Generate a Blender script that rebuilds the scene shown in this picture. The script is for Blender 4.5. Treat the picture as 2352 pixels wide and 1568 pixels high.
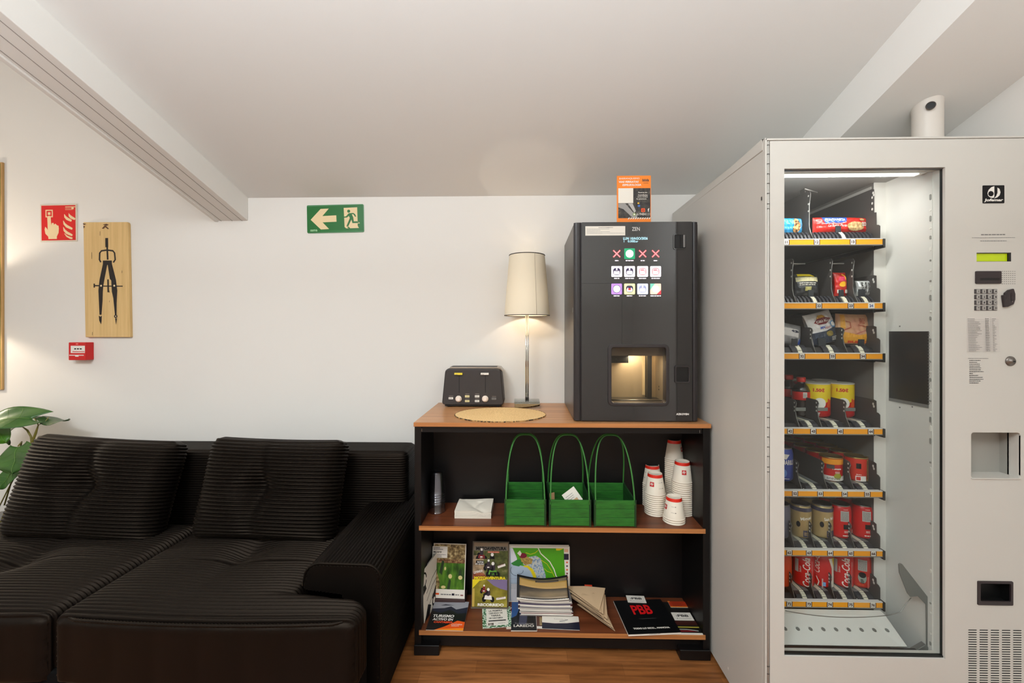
import bpy, bmesh, math, random
from mathutils import Vector, Matrix, Euler
for o in list(bpy.data.objects): bpy.data.objects.remove(o)
SC = bpy.context.scene
COL = SC.collection
R = math.radians
PI = math.pi
random.seed(7)

# ------------------------------------------------------------ camera
FPX, CX, CY, CAMZ, YAW = 955.0, 1187.5, 762.0, 1.26, R(1.35)
cam_d = bpy.data.cameras.new('camera'); cam = bpy.data.objects.new('camera', cam_d); COL.objects.link(cam)
cam_d.sensor_fit = 'HORIZONTAL'; cam_d.sensor_width = 36.0; cam_d.lens = FPX/2352*36.0
cam_d.shift_x = -(CX-1176)/2352; cam_d.shift_y = -(784-CY)/2352
cam_d.clip_start = 0.02
cam.location = (0, 0, CAMZ); cam.rotation_euler = (R(90), 0, YAW)
SC.camera = cam

# ------------------------------------------------------------ world, room light and added fill lights
w = bpy.data.worlds.new('world'); SC.world = w; w.use_nodes = True
w.node_tree.nodes['Background'].inputs[0].default_value = (0.9, 0.93, 1, 1)
w.node_tree.nodes['Background'].inputs[1].default_value = 0.05
SC.view_settings.view_transform = 'Standard'; SC.view_settings.look = 'None'
SC.view_settings.exposure = 0.0; SC.view_settings.gamma = 1.0; SC.view_settings.use_curve_mapping = False
SC.cycles.max_bounces = 10; SC.cycles.diffuse_bounces = 5; SC.cycles.transparent_max_bounces = 16

def area(name, loc, rot, sx, sy, power, col):
    l = bpy.data.lights.new(name, 'AREA'); l.shape = 'RECTANGLE'; l.size = sx; l.size_y = sy
    l.energy = power; l.color = col
    o = bpy.data.objects.new(name, l); COL.objects.link(o); o.location = loc; o.rotation_euler = rot
    return o
def point(name, loc, power, col, r=0.03):
    l = bpy.data.lights.new(name, 'POINT'); l.energy = power; l.color = col; l.shadow_soft_size = r
    o = bpy.data.objects.new(name, l); COL.objects.link(o); o.location = loc
    return o
WARM = (1.0, 0.87, 0.71)
area('rear_fill_light', (-1.5, -2.5, 1.75), (R(-96), R(180), 0), 3.6, 1.6, 4, (0.86, 0.94, 1.0))  # added soft fill from behind the camera; the wall has no window
area('ceiling_panel_light', (-1.25, -0.9, 2.70), (R(16), 0, 0), 1.2, 0.5, 64, (0.88, 0.945, 1.0))
area('ceiling_fill_light', (-0.3, -0.7, 1.55), (R(180), 0, 0), 1.8, 0.5, 125, (0.86, 0.935, 1.0))  # added upward fill that brightens the ceiling; no lamp stands here

# ------------------------------------------------------------ pixel helpers (2352x1568 frame)
def _ray(px, py):
    u = (px-CX)/FPX; v = (CY-py)/FPX
    s, c = math.sin(YAW), math.cos(YAW)
    return Vector((-s+u*c, c+u*s, v))
def P(px, py, Y):
    d = _ray(px, py); t = Y/d.y; return Vector((d.x*t, Y, CAMZ+d.z*t))
def PZ(px, py, z):
    d = _ray(px, py); t = (z-CAMZ)/d.z; return Vector((d.x*t, d.y*t, z))
def XA(px, Y): return P(px, 700, Y).x
def ZA(px, py, Y): return P(px, py, Y).z

# ------------------------------------------------------------ materials
def lin(c):
    return tuple(((x/255)/12.92 if x/255 <= 0.04045 else ((x/255+0.055)/1.055)**2.4) for x in c)
MC = {}
def mat(name, col, rough=0.5, metal=0.0, spec=0.5, emit=0.0, coat=0.0, alpha=1.0, trans=0.0):
    if name in MC: return MC[name]
    m = bpy.data.materials.new(name); m.use_nodes = True
    b = m.node_tree.nodes['Principled BSDF']; c = lin(col)+(1,)
    b.inputs['Base Color'].default_value = c; b.inputs['Roughness'].default_value = rough
    b.inputs['Metallic'].default_value = metal; b.inputs['Specular IOR Level'].default_value = spec
    b.inputs['Coat Weight'].default_value = coat; b.inputs['Alpha'].default_value = alpha
    b.inputs['Transmission Weight'].default_value = trans
    if emit:
        b.inputs['Emission Color'].default_value = c; b.inputs['Emission Strength'].default_value = emit
    m.diffuse_color = c
    MC[name] = m; return m
def nodes(m):
    nt = m.node_tree; return nt, nt.nodes, nt.links, nt.nodes['Principled BSDF']
def ramp(N, stops):
    r = N.new('ShaderNodeValToRGB'); e = r.color_ramp.elements
    while len(e) < len(stops): e.new(0.5)
    for k, (p, c) in enumerate(stops): e[k].position = p; e[k].color = lin(c)+(1,)
    return r
def plaster(name, col, scale=220, bump=0.06):
    m = mat(name, col, 0.75, spec=0.25); nt, N, L, b = nodes(m)
    t = N.new('ShaderNodeTexCoord'); n = N.new('ShaderNodeTexNoise'); n.inputs['Scale'].default_value = scale
    bp = N.new('ShaderNodeBump'); bp.inputs['Strength'].default_value = bump; bp.inputs['Distance'].default_value = 0.002
    L.new(t.outputs['Object'], n.inputs['Vector']); L.new(n.outputs[0], bp.inputs['Height']); L.new(bp.outputs[0], b.inputs['Normal'])
    return m
def wood(name, c1, c2, c3, stretch=(2.0, 40, 40), rough=0.4, spec=0.5, coords='Object'):
    m = mat(name, c2, rough, spec=spec); nt, N, L, b = nodes(m)
    t = N.new('ShaderNodeTexCoord'); mp = N.new('ShaderNodeMapping'); mp.inputs['Scale'].default_value = stretch
    n = N.new('ShaderNodeTexNoise'); n.inputs['Scale'].default_value = 1.0; n.inputs['Detail'].default_value = 6; n.inputs['Roughness'].default_value = 0.62
    r = ramp(N, [(0.30, c1), (0.5, c2), (0.72, c3)])
    L.new(t.outputs[coords], mp.inputs[0]); L.new(mp.outputs[0], n.inputs['Vector']); L.new(n.outputs[0], r.inputs[0]); L.new(r.outputs[0], b.inputs['Base Color'])
    return m
def photo(name, stops, scale=30, rough=0.35, detail=5, stretch=(1, 1, 1)):
    m = mat(name, stops[0][1], rough, spec=0.4); nt, N, L, b = nodes(m)
    t = N.new('ShaderNodeTexCoord'); mp = N.new('ShaderNodeMapping'); mp.inputs['Scale'].default_value = stretch
    n = N.new('ShaderNodeTexNoise'); n.inputs['Scale'].default_value = scale; n.inputs['Detail'].default_value = detail
    r = ramp(N, stops)
    L.new(t.outputs['Object'], mp.inputs[0]); L.new(mp.outputs[0], n.inputs['Vector']); L.new(n.outputs[0], r.inputs[0]); L.new(r.outputs[0], b.inputs['Base Color'])
    return m
def clear(name, tint=(255, 255, 255), ior=1.45, boost=1.0, base=0.0, rough=0.02):
    """thin clear sheet: transparent with a fresnel gloss"""
    m = bpy.data.materials.new(name); m.use_nodes = True; nt = m.node_tree; N, L = nt.nodes, nt.links
    for n in list(N): N.remove(n)
    o = N.new('ShaderNodeOutputMaterial'); mx = N.new('ShaderNodeMixShader'); tr = N.new('ShaderNodeBsdfTransparent')
    g = N.new('ShaderNodeBsdfGlossy'); f = N.new('ShaderNodeLayerWeight'); f.inputs[0].default_value = 0.5
    tr.inputs[0].default_value = lin(tint)+(1,); g.inputs['Roughness'].default_value = rough
    pw = N.new('ShaderNodeMath'); pw.operation = 'POWER'; pw.inputs[1].default_value = 4.0
    ma = N.new('ShaderNodeMath'); ma.operation = 'MULTIPLY_ADD'; ma.inputs[1].default_value = 0.7*boost; ma.inputs[2].default_value = 0.02+base
    L.new(f.outputs['Facing'], pw.inputs[0]); L.new(pw.outputs[0], ma.inputs[0]); L.new(ma.outputs[0], mx.inputs[0]); L.new(tr.outputs[0], mx.inputs[1]); L.new(g.outputs[0], mx.inputs[2]); L.new(mx.outputs[0], o.inputs[0])
    MC[name] = m; return m

WALL = plaster('wall paint', (228, 225, 219))
CEIL = plaster('ceiling paint', (228, 227, 223))
BLACK = mat('matt black', (16, 15, 15), 0.6)
DBLACK = mat('deep black', (6, 6, 6), 0.5)
WHITE = mat('white', (232, 228, 220), 0.5)
PAPER = mat('paper white', (228, 222, 210), 0.6, spec=0.3)
INK = mat('ink black', (22, 20, 22), 0.6, spec=0.2)
GREY = mat('mid grey', (120, 118, 116), 0.5)
RED = mat('red', (196, 22, 18), 0.45)
CHROME = mat('chrome', (210, 208, 204), 0.08, metal=1.0)
STEEL = mat('brushed steel', (150, 148, 144), 0.35, metal=1.0)

# ------------------------------------------------------------ mesh builder
FONT = {}
def text_tris(s, bold=0.0, shear=0.0, spacing=1.0):
    k = (s, bold, shear, spacing)
    if k in FONT: return FONT[k]
    c = bpy.data.curves.new('t', 'FONT'); c.body = s; c.size = 1.0; c.offset = bold; c.shear = shear; c.space_character = spacing; c.resolution_u = 3
    o = bpy.data.objects.new('t', c); COL.objects.link(o)
    dg = bpy.context.evaluated_depsgraph_get(); me = bpy.data.meshes.new_from_object(o.evaluated_get(dg))
    v = [tuple(p.co[:2]) for p in me.vertices]; f = [tuple(p.vertices) for p in me.polygons]
    bpy.data.objects.remove(o); bpy.data.meshes.remove(me)
    if not v: v = [(0, 0), (0.01, 0), (0, 0.01)]; f = [(0, 1, 2)]
    x0 = min(p[0] for p in v); x1 = max(p[0] for p in v); y0 = min(p[1] for p in v); y1 = max(p[1] for p in v)
    FONT[k] = ([((x-x0)/(x1-x0), (y-y0)/(y1-y0)) for x, y in v], f, (x1-x0)/(y1-y0)); return FONT[k]

ORD = ['lowest', 'second', 'third', 'fourth', 'fifth', 'sixth', 'seventh', 'eighth', 'ninth', 'tenth', 'eleventh', 'twelfth', 'thirteenth', 'fourteenth', 'fifteenth', 'sixteenth', 'seventeenth', 'eighteenth', 'nineteenth', 'twentieth', 'twenty-first', 'twenty-second', 'twenty-third', 'twenty-fourth', 'twenty-fifth']
def place_in(k): return 'lowest' if k == 0 else ORD[k]+' from the bottom'
WM = {}
def FR(loc, rz=0.0, tilt=0.0, roll=0.0):
    """local x right, y up, z out of the front (towards -Y); tilt leans the top back"""
    return Matrix.Translation(loc) @ Matrix.Rotation(rz, 4, 'Z') @ Matrix.Rotation(R(90)-tilt, 4, 'X') @ Matrix.Rotation(roll, 4, 'Z')
def FLAT(loc, rz=0.0, tilt=0.0):
    """local x right, y away from camera, z up"""
    return Matrix.Translation(loc) @ Matrix.Rotation(rz, 4, 'Z') @ Matrix.Rotation(tilt, 4, 'X')

class MB:
    def __init__(s, M=None, warp=None):
        s.v = []; s.f = []; s.fm = []; s.fs = []; s.mats = []; s.M = M; s.warp = warp; s.lv = 0.0003; s.cut = (0.004, 0)
    def mi(s, m):
        if m not in s.mats: s.mats.append(m)
        return s.mats.index(m)
    def add(s, verts, faces, m, smooth=False):
        o = len(s.v)
        for p in verts:
            p = Vector(p)
            if s.warp: p = Vector(s.warp(p))
            if s.M: p = s.M @ p
            s.v.append(p)
        i = s.mi(m)
        for f in faces: s.f.append([o+k for k in f]); s.fm.append(i); s.fs.append(smooth)
    def box(s, x0, x1, y0, y1, z0, z1, m):
        v = [(x, y, z) for x in (x0, x1) for y in (y0, y1) for z in (z0, z1)]
        s.add(v, [(0, 1, 3, 2), (4, 6, 7, 5), (0, 4, 5, 1), (2, 3, 7, 6), (0, 2, 6, 4), (1, 5, 7, 3)], m); return s
    def prism(s, pts, a, b, m, ax='z', smooth=False):
        n = len(pts)
        def q(p, h):
            return {'z': (p[0], p[1], h), 'y': (p[0], h, p[1]), 'x': (h, p[0], p[1])}[ax]
        s.add([q(p, a) for p in pts]+[q(p, b) for p in pts], [list(range(n))[::-1], list(range(n, 2*n))], m)
        s.add([q(p, a) for p in pts]+[q(p, b) for p in pts], [(k, (k+1) % n, n+(k+1) % n, n+k) for k in range(n)], m, smooth)
        return s
    def ring(s, outer, inner, a, b, m, ax='y'):
        """plate with a hole; outer and inner point lists have equal length"""
        n = len(outer)
        def q(p, h):
            return {'z': (p[0], p[1], h), 'y': (p[0], h, p[1]), 'x': (h, p[0], p[1])}[ax]
        v = [q(p, a) for p in outer]+[q(p, a) for p in inner]+[q(p, b) for p in outer]+[q(p, b) for p in inner]
        F = []
        for k in range(n):
            j = (k+1) % n
            F += [(k, j, n+j, n+k), (2*n+k, 3*n+k, 3*n+j, 2*n+j), (k, 2*n+k, 2*n+j, j), (n+k, n+j, 3*n+j, 3*n+k)]
        s.add(v, F, m); return s
    def lathe(s, prof, m, c=(0, 0, 0), seg=32, smooth=True, sx=1.0, sy=1.0):
        v = []; F = []
        for r, z in prof:
            for k in range(seg):
                a = 2*PI*k/seg; v.append((c[0]+r*math.cos(a)*sx, c[1]+r*math.sin(a)*sy, c[2]+z))
        for i in range(len(prof)-1):
            for k in range(seg):
                j = (k+1) % seg; F.append((i*seg+k, i*seg+j, (i+1)*seg+j, (i+1)*seg+k))
        s.add(v, F, m, smooth); return s
    def disc(s, r, z, m, c=(0, 0), seg=32):
        s.add([(c[0]+r*math.cos(2*PI*k/seg), c[1]+r*math.sin(2*PI*k/seg), z) for k in range(seg)], [list(range(seg))], m); return s
    def tube(s, pts, r, m, seg=8, cap=True):
        pts = [Vector(p) for p in pts]; n = len(pts); v = []; F = []; ref = None
        for i, p in enumerate(pts):
            d = (pts[min(i+1, n-1)]-pts[max(i-1, 0)]).normalized()
            if ref is None: ref = d.orthogonal().normalized()
            ref = (ref-d*ref.dot(d)).normalized(); b = d.cross(ref); rr = r[i] if isinstance(r, (list, tuple)) else r
            for k in range(seg):
                a = 2*PI*k/seg; v.append(p+(ref*math.cos(a)+b*math.sin(a))*rr)
        for i in range(n-1):
            for k in range(seg):
                j = (k+1) % seg; F.append((i*seg+k, i*seg+j, (i+1)*seg+j, (i+1)*seg+k))
        if cap: F += [list(range(seg))[::-1], list(range((n-1)*seg, n*seg))]
        s.add(v, F, m, True); return s
    def grid(s, fn, nu, nv, m, smooth=True):
        v = [fn(i/nu, j/nv) for j in range(nv+1) for i in range(nu+1)]
        s.add(v, [(j*(nu+1)+i, j*(nu+1)+i+1, (j+1)*(nu+1)+i+1, (j+1)*(nu+1)+i) for j in range(nv) for i in range(nu)], m, smooth); return s
    # printed marks, in the local x/y plane, each a hair above the last
    def _l(s): s.lv += 0.0002 if s.warp else 0.00005; return s.lv
    def dec(s, q, f, m):
        if s.warp:
            bm = bmesh.new(); vs = [bm.verts.new(p) for p in q]
            for ff in f:
                try: bm.faces.new([vs[k] for k in ff])
                except ValueError: pass
            for ax, stp in ((0, s.cut[0]), (1, s.cut[1])):
                if not stp: continue
                lo = min(p[ax] for p in q); hi = max(p[ax] for p in q); xx = math.floor(lo/stp)*stp+stp
                while xx < hi:
                    n = [0, 0, 0]; n[ax] = 1; c = [0, 0, 0]; c[ax] = xx
                    bmesh.ops.bisect_plane(bm, geom=bm.verts[:]+bm.edges[:]+bm.faces[:], plane_co=c, plane_no=n); xx += stp
            bm.verts.index_update(); q = [p.co.copy() for p in bm.verts]; f = [[k.index for k in p.verts] for p in bm.faces]; bm.free()
        s.add(q, f, m)
    def rect(s, x, y, w, h, m, rot=0):
        z = s._l(); q = [(x, y, z), (x+w, y, z), (x+w, y+h, z), (x, y+h, z)]
        if rot:
            c, sn = math.cos(rot), math.sin(rot); cx, cy = x+w/2, y+h/2
            q = [(cx+(a-cx)*c-(b-cy)*sn, cy+(a-cx)*sn+(b-cy)*c, z) for a, b, z in q]
        s.dec(q, [(0, 1, 2, 3)], m); return s
    def pl(s, pts, m):
        z = s._l(); s.dec([(p[0], p[1], z) for p in pts], [list(range(len(pts)))], m); return s
    def ell(s, x, y, rx, ry, m, n=24, rot=0):
        c, sn = math.cos(rot), math.sin(rot)
        return s.pl([(x+rx*math.cos(2*PI*k/n)*c-ry*math.sin(2*PI*k/n)*sn, y+rx*math.cos(2*PI*k/n)*sn+ry*math.sin(2*PI*k/n)*c) for k in range(n)], m)
    def arc(s, pts, w, m):
        z = s._l(); n = len(pts); v = []
        for i in range(n):
            a = Vector(pts[max(i-1, 0)]); b = Vector(pts[min(i+1, n-1)]); d = (b-a).normalized(); p = Vector(pts[i])
            ww = w[i] if isinstance(w, (list, tuple)) else w
            v += [(p.x-d.y*ww/2, p.y+d.x*ww/2, z), (p.x+d.y*ww/2, p.y-d.x*ww/2, z)]
        s.dec(v, [(2*i, 2*i+1, 2*i+3, 2*i+2) for i in range(n-1)], m); return s
    def txt(s, t, x, y, h, m, w=None, bold=0.0, shear=0.0, align='l', rot=0, spacing=1.0):
        v, f, asp = text_tris(t, bold, shear, spacing)
        w = w or h*asp; z = s._l()
        if align == 'c': x -= w/2
        if align == 'r': x -= w
        q = [Vector((x+a*w, y+b*h, z)) for a, b in v]
        if rot:
            c, sn = math.cos(rot), math.sin(rot); q = [Vector((x+(p.x-x)*c-(p.y-y)*sn, y+(p.x-x)*sn+(p.y-y)*c, z)) for p in q]
        s.dec(q, f, m); return s
    def lines(s, x, y, w, n, dy, h, m, ragged=0.4, gap=True):
        """rows of unreadably small print"""
        for k in range(n):
            L = w*(1-ragged*random.random()); xx = x
            while xx < x+L:
                ww = min(h*random.uniform(1.5, 4), x+L-xx)
                s.rect(xx, y-k*dy, ww, h, m); s.lv -= 0.0002 if s.warp else 0.00005; xx += ww+h*0.5
        s._l(); return s
    def mesh(s, name):
        me = bpy.data.meshes.new(name); me.from_pydata([tuple(p) for p in s.v], [], s.f)
        for m in s.mats: me.materials.append(m)
        me.polygons.foreach_set('material_index', s.fm); me.polygons.foreach_set('use_smooth', s.fs); me.update()
        return me
    def build(s, name, parent=None, bevel=0.0, local=False, label=None, seg=2, sub=0, keepn=False):
        me = s.mesh(name)
        if not s.warp and not keepn:
            bm = bmesh.new(); bm.from_mesh(me); bmesh.ops.remove_doubles(bm, verts=bm.verts, dist=1e-6)
            bmesh.ops.recalc_face_normals(bm, faces=bm.faces); bm.to_mesh(me); bm.free()
        o = bpy.data.objects.new(name, me); COL.objects.link(o)
        if parent is not None:
            o.parent = parent; WM[o] = WM[parent].copy()
            if not local: me.transform(WM[parent].inverted())
        else:
            xs = [v.co for v in me.vertices]
            b = Vector(((min(p.x for p in xs)+max(p.x for p in xs))/2, (min(p.y for p in xs)+max(p.y for p in xs))/2, min(p.z for p in xs)))
            me.transform(Matrix.Translation(-b)); o.location = b; WM[o] = Matrix.Translation(b)
        if bevel:
            md = o.modifiers.new('bevel', 'BEVEL'); md.width = bevel; md.segments = seg; md.limit_method = 'ANGLE'; md.angle_limit = R(40); md.harden_normals = True
        if sub:
            md = o.modifiers.new('sub', 'SUBSURF'); md.levels = sub; md.render_levels = sub
        if label: o['label'] = label
        return o

def thing(name, label, cat, loc, rz=0, group=None):
    o = bpy.data.objects.new(name, None); COL.objects.link(o); o.empty_display_size = 0.05
    o.location = loc; o.rotation_euler = (0, 0, rz); WM[o] = Matrix.Translation(loc) @ Matrix.Rotation(rz, 4, 'Z')
    o['label'] = label; o['category'] = cat
    if group: o['group'] = group
    return o
def tag(o, label, cat, group=None):
    o['label'] = label; o['category'] = cat
    if group: o['group'] = group
    return o
def struct(o): o['kind'] = 'structure'; return o
def dup(root, loc, rz, label, group=None):
    r = root.copy(); COL.objects.link(r); r.location = loc; r.rotation_euler = (0, 0, rz); r['label'] = label
    if group: r['group'] = group
    WM[r] = Matrix.Translation(loc) @ Matrix.Rotation(rz, 4, 'Z')
    for ch in list(root.children):
        c = ch.copy(); COL.objects.link(c); c.parent = r; WM[c] = WM[r]
        for g in list(ch.children):
            d = g.copy(); COL.objects.link(d); d.parent = c
    return r
def rrect(x0, x1, y0, y1, r, n=5):
    p = []
    for cx, cy, a in ((x1-r, y0+r, -90), (x1-r, y1-r, 0), (x0+r, y1-r, 90), (x0+r, y0+r, 180)):
        for k in range(n+1):
            t = R(a+90*k/n); p.append((cx+r*math.cos(t), cy+r*math.sin(t)))
    return p
def soft_box(size, r, res, m, deform, M):
    """rounded box surface on a grid, then deformed; local frame centred on the origin"""
    a, b, c = [x/2 for x in size]; nx, ny, nz = res
    bm = bmesh.new()
    def face(fn, nu, nv):
        V = [[bm.verts.new(fn(i/nu*2-1, j/nv*2-1)) for i in range(nu+1)] for j in range(nv+1)]
        for j in range(nv):
            for i in range(nu): bm.faces.new((V[j][i], V[j][i+1], V[j+1][i+1], V[j+1][i]))
    for sg in (-1, 1):
        face(lambda u, v: (u*a, sg*b, v*c), nx, nz)
        face(lambda u, v: (u*a, v*b, sg*c), nx, ny)
        face(lambda u, v: (sg*a, u*b, v*c), ny, nz)
    bmesh.ops.remove_doubles(bm, verts=bm.verts, dist=1e-6)
    bmesh.ops.recalc_face_normals(bm, faces=bm.faces)
    for v in bm.verts:
        q = v.co; k = Vector((max(-a+r, min(a-r, q.x)), max(-b+r, min(b-r, q.y)), max(-c+r, min(c-r, q.z))))
        d = q-k
        n = d.normalized() if d.length > 1e-9 else Vector((0, 0, 1))
        p = k+n*min(r, d.length if d.length < r else r)
        v.co = deform(p, n)
    mb = MB(M); bm.verts.index_update()
    mb.add([v.co.copy() for v in bm.verts], [[v.index for v in f.verts] for f in bm.faces], m, True); bm.free()
    return mb
# ============================================================ THE SETTING
WY = 2.07                     # back wall plane
CZ0, CSL = 1.937, 0.2995      # ceiling height at the back wall, slope towards the room
def cz(y): return CZ0+(WY-y)*CSL
YB = -2.6
FLOORM = mat('oak floor planks', (160, 104, 60), 0.38); nt, N, L, b = nodes(FLOORM)
t = N.new('ShaderNodeTexCoord'); br = N.new('ShaderNodeTexBrick'); br.inputs['Scale'].default_value = 1.0
br.inputs['Brick Width'].default_value = 0.55; br.inputs['Row Height'].default_value = 0.058; br.inputs['Mortar Size'].default_value = 0.0005
br.offset = 0.37; br.inputs['Color1'].default_value = lin((168, 110, 62))+(1,); br.inputs['Color2'].default_value = lin((142, 90, 48))+(1,); br.inputs['Mortar'].default_value = lin((120, 76, 42))+(1,)
n = N.new('ShaderNodeTexNoise'); mp = N.new('ShaderNodeMapping'); mp.inputs['Scale'].default_value = (3, 45, 1); n.inputs['Scale'].default_value = 1.5; n.inputs['Detail'].default_value = 6
mx = N.new('ShaderNodeMix'); mx.data_type = 'RGBA'; mx.blend_type = 'MULTIPLY'; mx.inputs[0].default_value = 0.75
r = ramp(N, [(0.3, (150, 140, 130)), (0.6, (255, 250, 245))])
L.new(t.outputs['Object'], br.inputs['Vector']); L.new(t.outputs['Object'], mp.inputs[0]); L.new(mp.outputs[0], n.inputs['Vector']); L.new(n.outputs[0], r.inputs[0])
L.new(br.outputs[0], mx.inputs[6]); L.new(r.outputs[0], mx.inputs[7]); L.new(mx.outputs[2], b.inputs['Base Color'])
struct(MB().box(-4.2, 1.62, YB-0.1, WY+0.1, -0.05, 0, FLOORM).build('floor'))
struct(MB().box(-4.2, 1.62, WY, WY+0.1, 0, 3.7, WALL).build('wall_back'))
struct(MB().box(-4.2, -4.1, YB, WY, 0, 3.7, WALL).build('wall_left'))
struct(MB().box(1.50, 1.60, YB, WY, 0, 3.7, WALL).build('wall_right'))
struct(MB().box(-4.2, 1.62, YB-0.1, YB, 0, 3.7, WALL).build('wall_front'))
# sloping ceiling between the two beams, and the higher flat part left of the beam
s_ = MB(); s_.prism([(WY, cz(WY)), (YB, cz(YB)), (YB, cz(YB)+0.08), (WY, cz(WY)+0.08)], -1.47, 1.5, CEIL, ax='x'); struct(s_.build('ceiling'))
struct(MB().box(-4.1, -1.47, YB, WY, 3.42, 3.5, CEIL).build('ceiling'))
TRIM = plaster('beam paint', (229, 227, 222))
GRV = mat('beam joint', (150, 144, 136), 0.7)
BX0, BX1, BD = -1.566, -1.409, 0.115
b_ = MB(); b_.prism([(WY, cz(WY)-BD), (YB, cz(YB)-BD), (YB, 3.42), (WY, 3.42)], BX0, BX1, TRIM, ax='x')
beam = struct(b_.build('trim_1', bevel=0.003))
g_ = MB()
for gx in (0.018, 0.075, 0.125):
    g_.prism([(WY, cz(WY)-BD-0.0012), (YB, cz(YB)-BD-0.0012), (YB, cz(YB)-BD+0.002), (WY, cz(WY)-BD+0.002)], BX0+gx, BX0+gx+0.0022, GRV, ax='x')
g_.build('joint_groove', beam)
st = MB(); st.prism([(WY, cz(WY)-BD-0.006), (YB, cz(YB)-BD-0.006), (YB, cz(YB)-BD+0.05), (WY, cz(WY)-BD+0.05)], BX0-0.014, BX0+0.006, TRIM, ax='x'); st.build('edge_strip', beam, bevel=0.003)
# bulkhead over the vending machine
k_ = MB(); H = 0.137
v = []
for y in (WY, YB):
    v += [(1.115, y, cz(y)+0.002), (1.132, y, cz(y)-H), (1.5, y, cz(y)-H), (1.5, y, cz(y)+0.002)]
k_.add(v, [(0, 1, 2, 3), (4, 7, 6, 5), (0, 4, 5, 1), (1, 5, 6, 2), (2, 6, 7, 3), (3, 7, 4, 0)], TRIM); struct(k_.build('trim_2'))
# a white door and a dark passage behind the camera, seen only in reflections
d_ = MB(); d_.box(-0.82, 0.10, YB, YB+0.05, 0, 2.05, mat('door paint', (205, 200, 192), 0.4)); struct(d_.build('door_1', bevel=0.004))

# ============================================================ THINGS ON THE WALL
# fire alarm sign
def onwall(px, py, Y=WY): return P(px, py, Y)
fa = onwall(136, 512); t_ = thing('fire_alarm_sign', 'square red fire alarm sign with hand and flames, above left of the wooden board', 'sign', (fa.x, WY, fa.z))
sw = XA(179, WY)-XA(95, WY); sh = ZA(136, 469, WY)-ZA(136, 555, WY)
M = FR((fa.x, WY-0.0, fa.z), roll=R(0.6))
m_ = MB(M); m_.box(-sw/2, sw/2, -sh/2, sh/2, 0, 0.003, mat('sign border', (216, 205, 186), 0.5)); m_.build('panel', t_, bevel=0.0008)
SR = mat('sign red', (214, 18, 14), 0.4); CREAM = mat('luminous cream', (232, 208, 162), 0.5)
m_ = MB(M); m_.lv = 0.0033; m_.rect(-sw*.465, -sh*.465, sw*.93, sh*.93, SR)
def S(x, y): return ((x-.5)*sw*.95, (.5-y)*sh*.95)   # 0..1 from the top left
hand = [(.18, .34), (.28, .34), (.29, .56), (.31, .50), (.36, .50), (.37, .55), (.41, .52), (.46, .57), (.50, .58), (.51, .66), (.50, .78), (.45, .88), (.45, .95), (.21, .95), (.20, .88), (.12, .80), (.10, .68), (.12, .60), (.17, .66), (.19, .70)]
m_.pl([S(*p) for p in hand], CREAM)
def sq(cx, cy, a, m): q = S(cx, cy); m_.rect(q[0]-a*sw/2, q[1]-a*sw/2, a*sw, a*sw, m)
sq(.235, .235, .20, CREAM); sq(.235, .235, .145, SR); sq(.235, .235, .07, CREAM)
m_.pl([S(*p) for p in [(.205, .30), (.265, .30), (.27, .42), (.20, .42)]], CREAM)
for k, (fx, fy, fs) in enumerate([(.67, .26, .8), (.80, .24, .7), (.64, .44, 1.0), (.64, .62, 1.0), (.62, .80, 0.0)][:4]):
    m_.arc([S(fx+a*fs, fy+bb*fs) for a, bb in [(0, 0), (.03, .09), (.10, .16), (.20, .21), (.26, .24)]], [0.002, .011, .014, .012, .009], CREAM)
m_.arc([S(*p) for p in [(.67, .80), (.74, .88), (.84, .93), (.90, .94)]], [0.002, .008, .010, .009], CREAM)
m_.rect(*S(.70, .07), .028*2, .004, CREAM)
m_.lines(S(.70, .11)[0], S(.70, .11)[1], .04, 2, .006, .002, CREAM); m_.rect(*S(.88, .125), .012, .009, CREAM)
m_.build('pictogram', t_, keepn=True)

# exit sign
a, c = onwall(706, 503), onwall(836, 501); sw = c.x-a.x; ctr = onwall(771, 502.5); sh = ZA(771, 470.5, WY)-ZA(771, 534.5, WY)
t_ = thing('exit_sign', 'green emergency exit sign with left arrow and running figure', 'sign', (ctr.x, WY, ctr.z))
M = FR((ctr.x, WY, ctr.z), roll=R(0.9))
G1 = mat('exit green', (8, 104, 34), 0.35); G2 = mat('exit green rim', (70, 132, 84), 0.4)
m_ = MB(M); m_.prism(rrect(-sw/2, sw/2, -sh/2, sh/2, .006), 0, 0.004, G2); m_.build('panel', t_)
m_ = MB(M); m_.lv = .0042
def S(x, y): return ((x-1195)/1700*sw, (812-y)/840*sh)
m_.pl([S(*p) for p in [(350, 435), (2025, 410), (2035, 1195), (355, 1215)]], G1)
m_.pl([S(*p) for p in [(455, 830), (760, 510), (1005, 505), (810, 725), (1225, 712), (1232, 905), (812, 915), (1005, 1120), (760, 1130)]], CREAM)
m_.pl([S(*p) for p in [(1452, 495), (1855, 485), (1862, 900), (1925, 950), (1925, 970), (1862, 970), (1862, 1040), (1900, 1108), (1520, 1112), (1470, 1070)]], CREAM)
q = S(1600, 597); m_.ell(q[0], q[1], 46/1700*sw, 46/840*sh, G1)
m_.pl([S(*p) for p in [(1600, 660), (1740, 652), (1790, 690), (1822, 760), (1790, 772), (1765, 730), (1735, 690), (1692, 690), (1735, 790), (1748, 905), (1860, 905), (1915, 942), (1860, 958), (1705, 958), (1680, 850), (1580, 1050), (1525, 1050), (1632, 800), (1600, 738), (1550, 785), (1452, 790), (1452, 757), (1520, 748)]], G1)
m_.pl([S(*p) for p in [(1540, 1062), (1590, 1062), (1640, 1112), (1590, 1112)]], G1)
LG = mat('pale green print', (150, 200, 150), 0.5)
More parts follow.
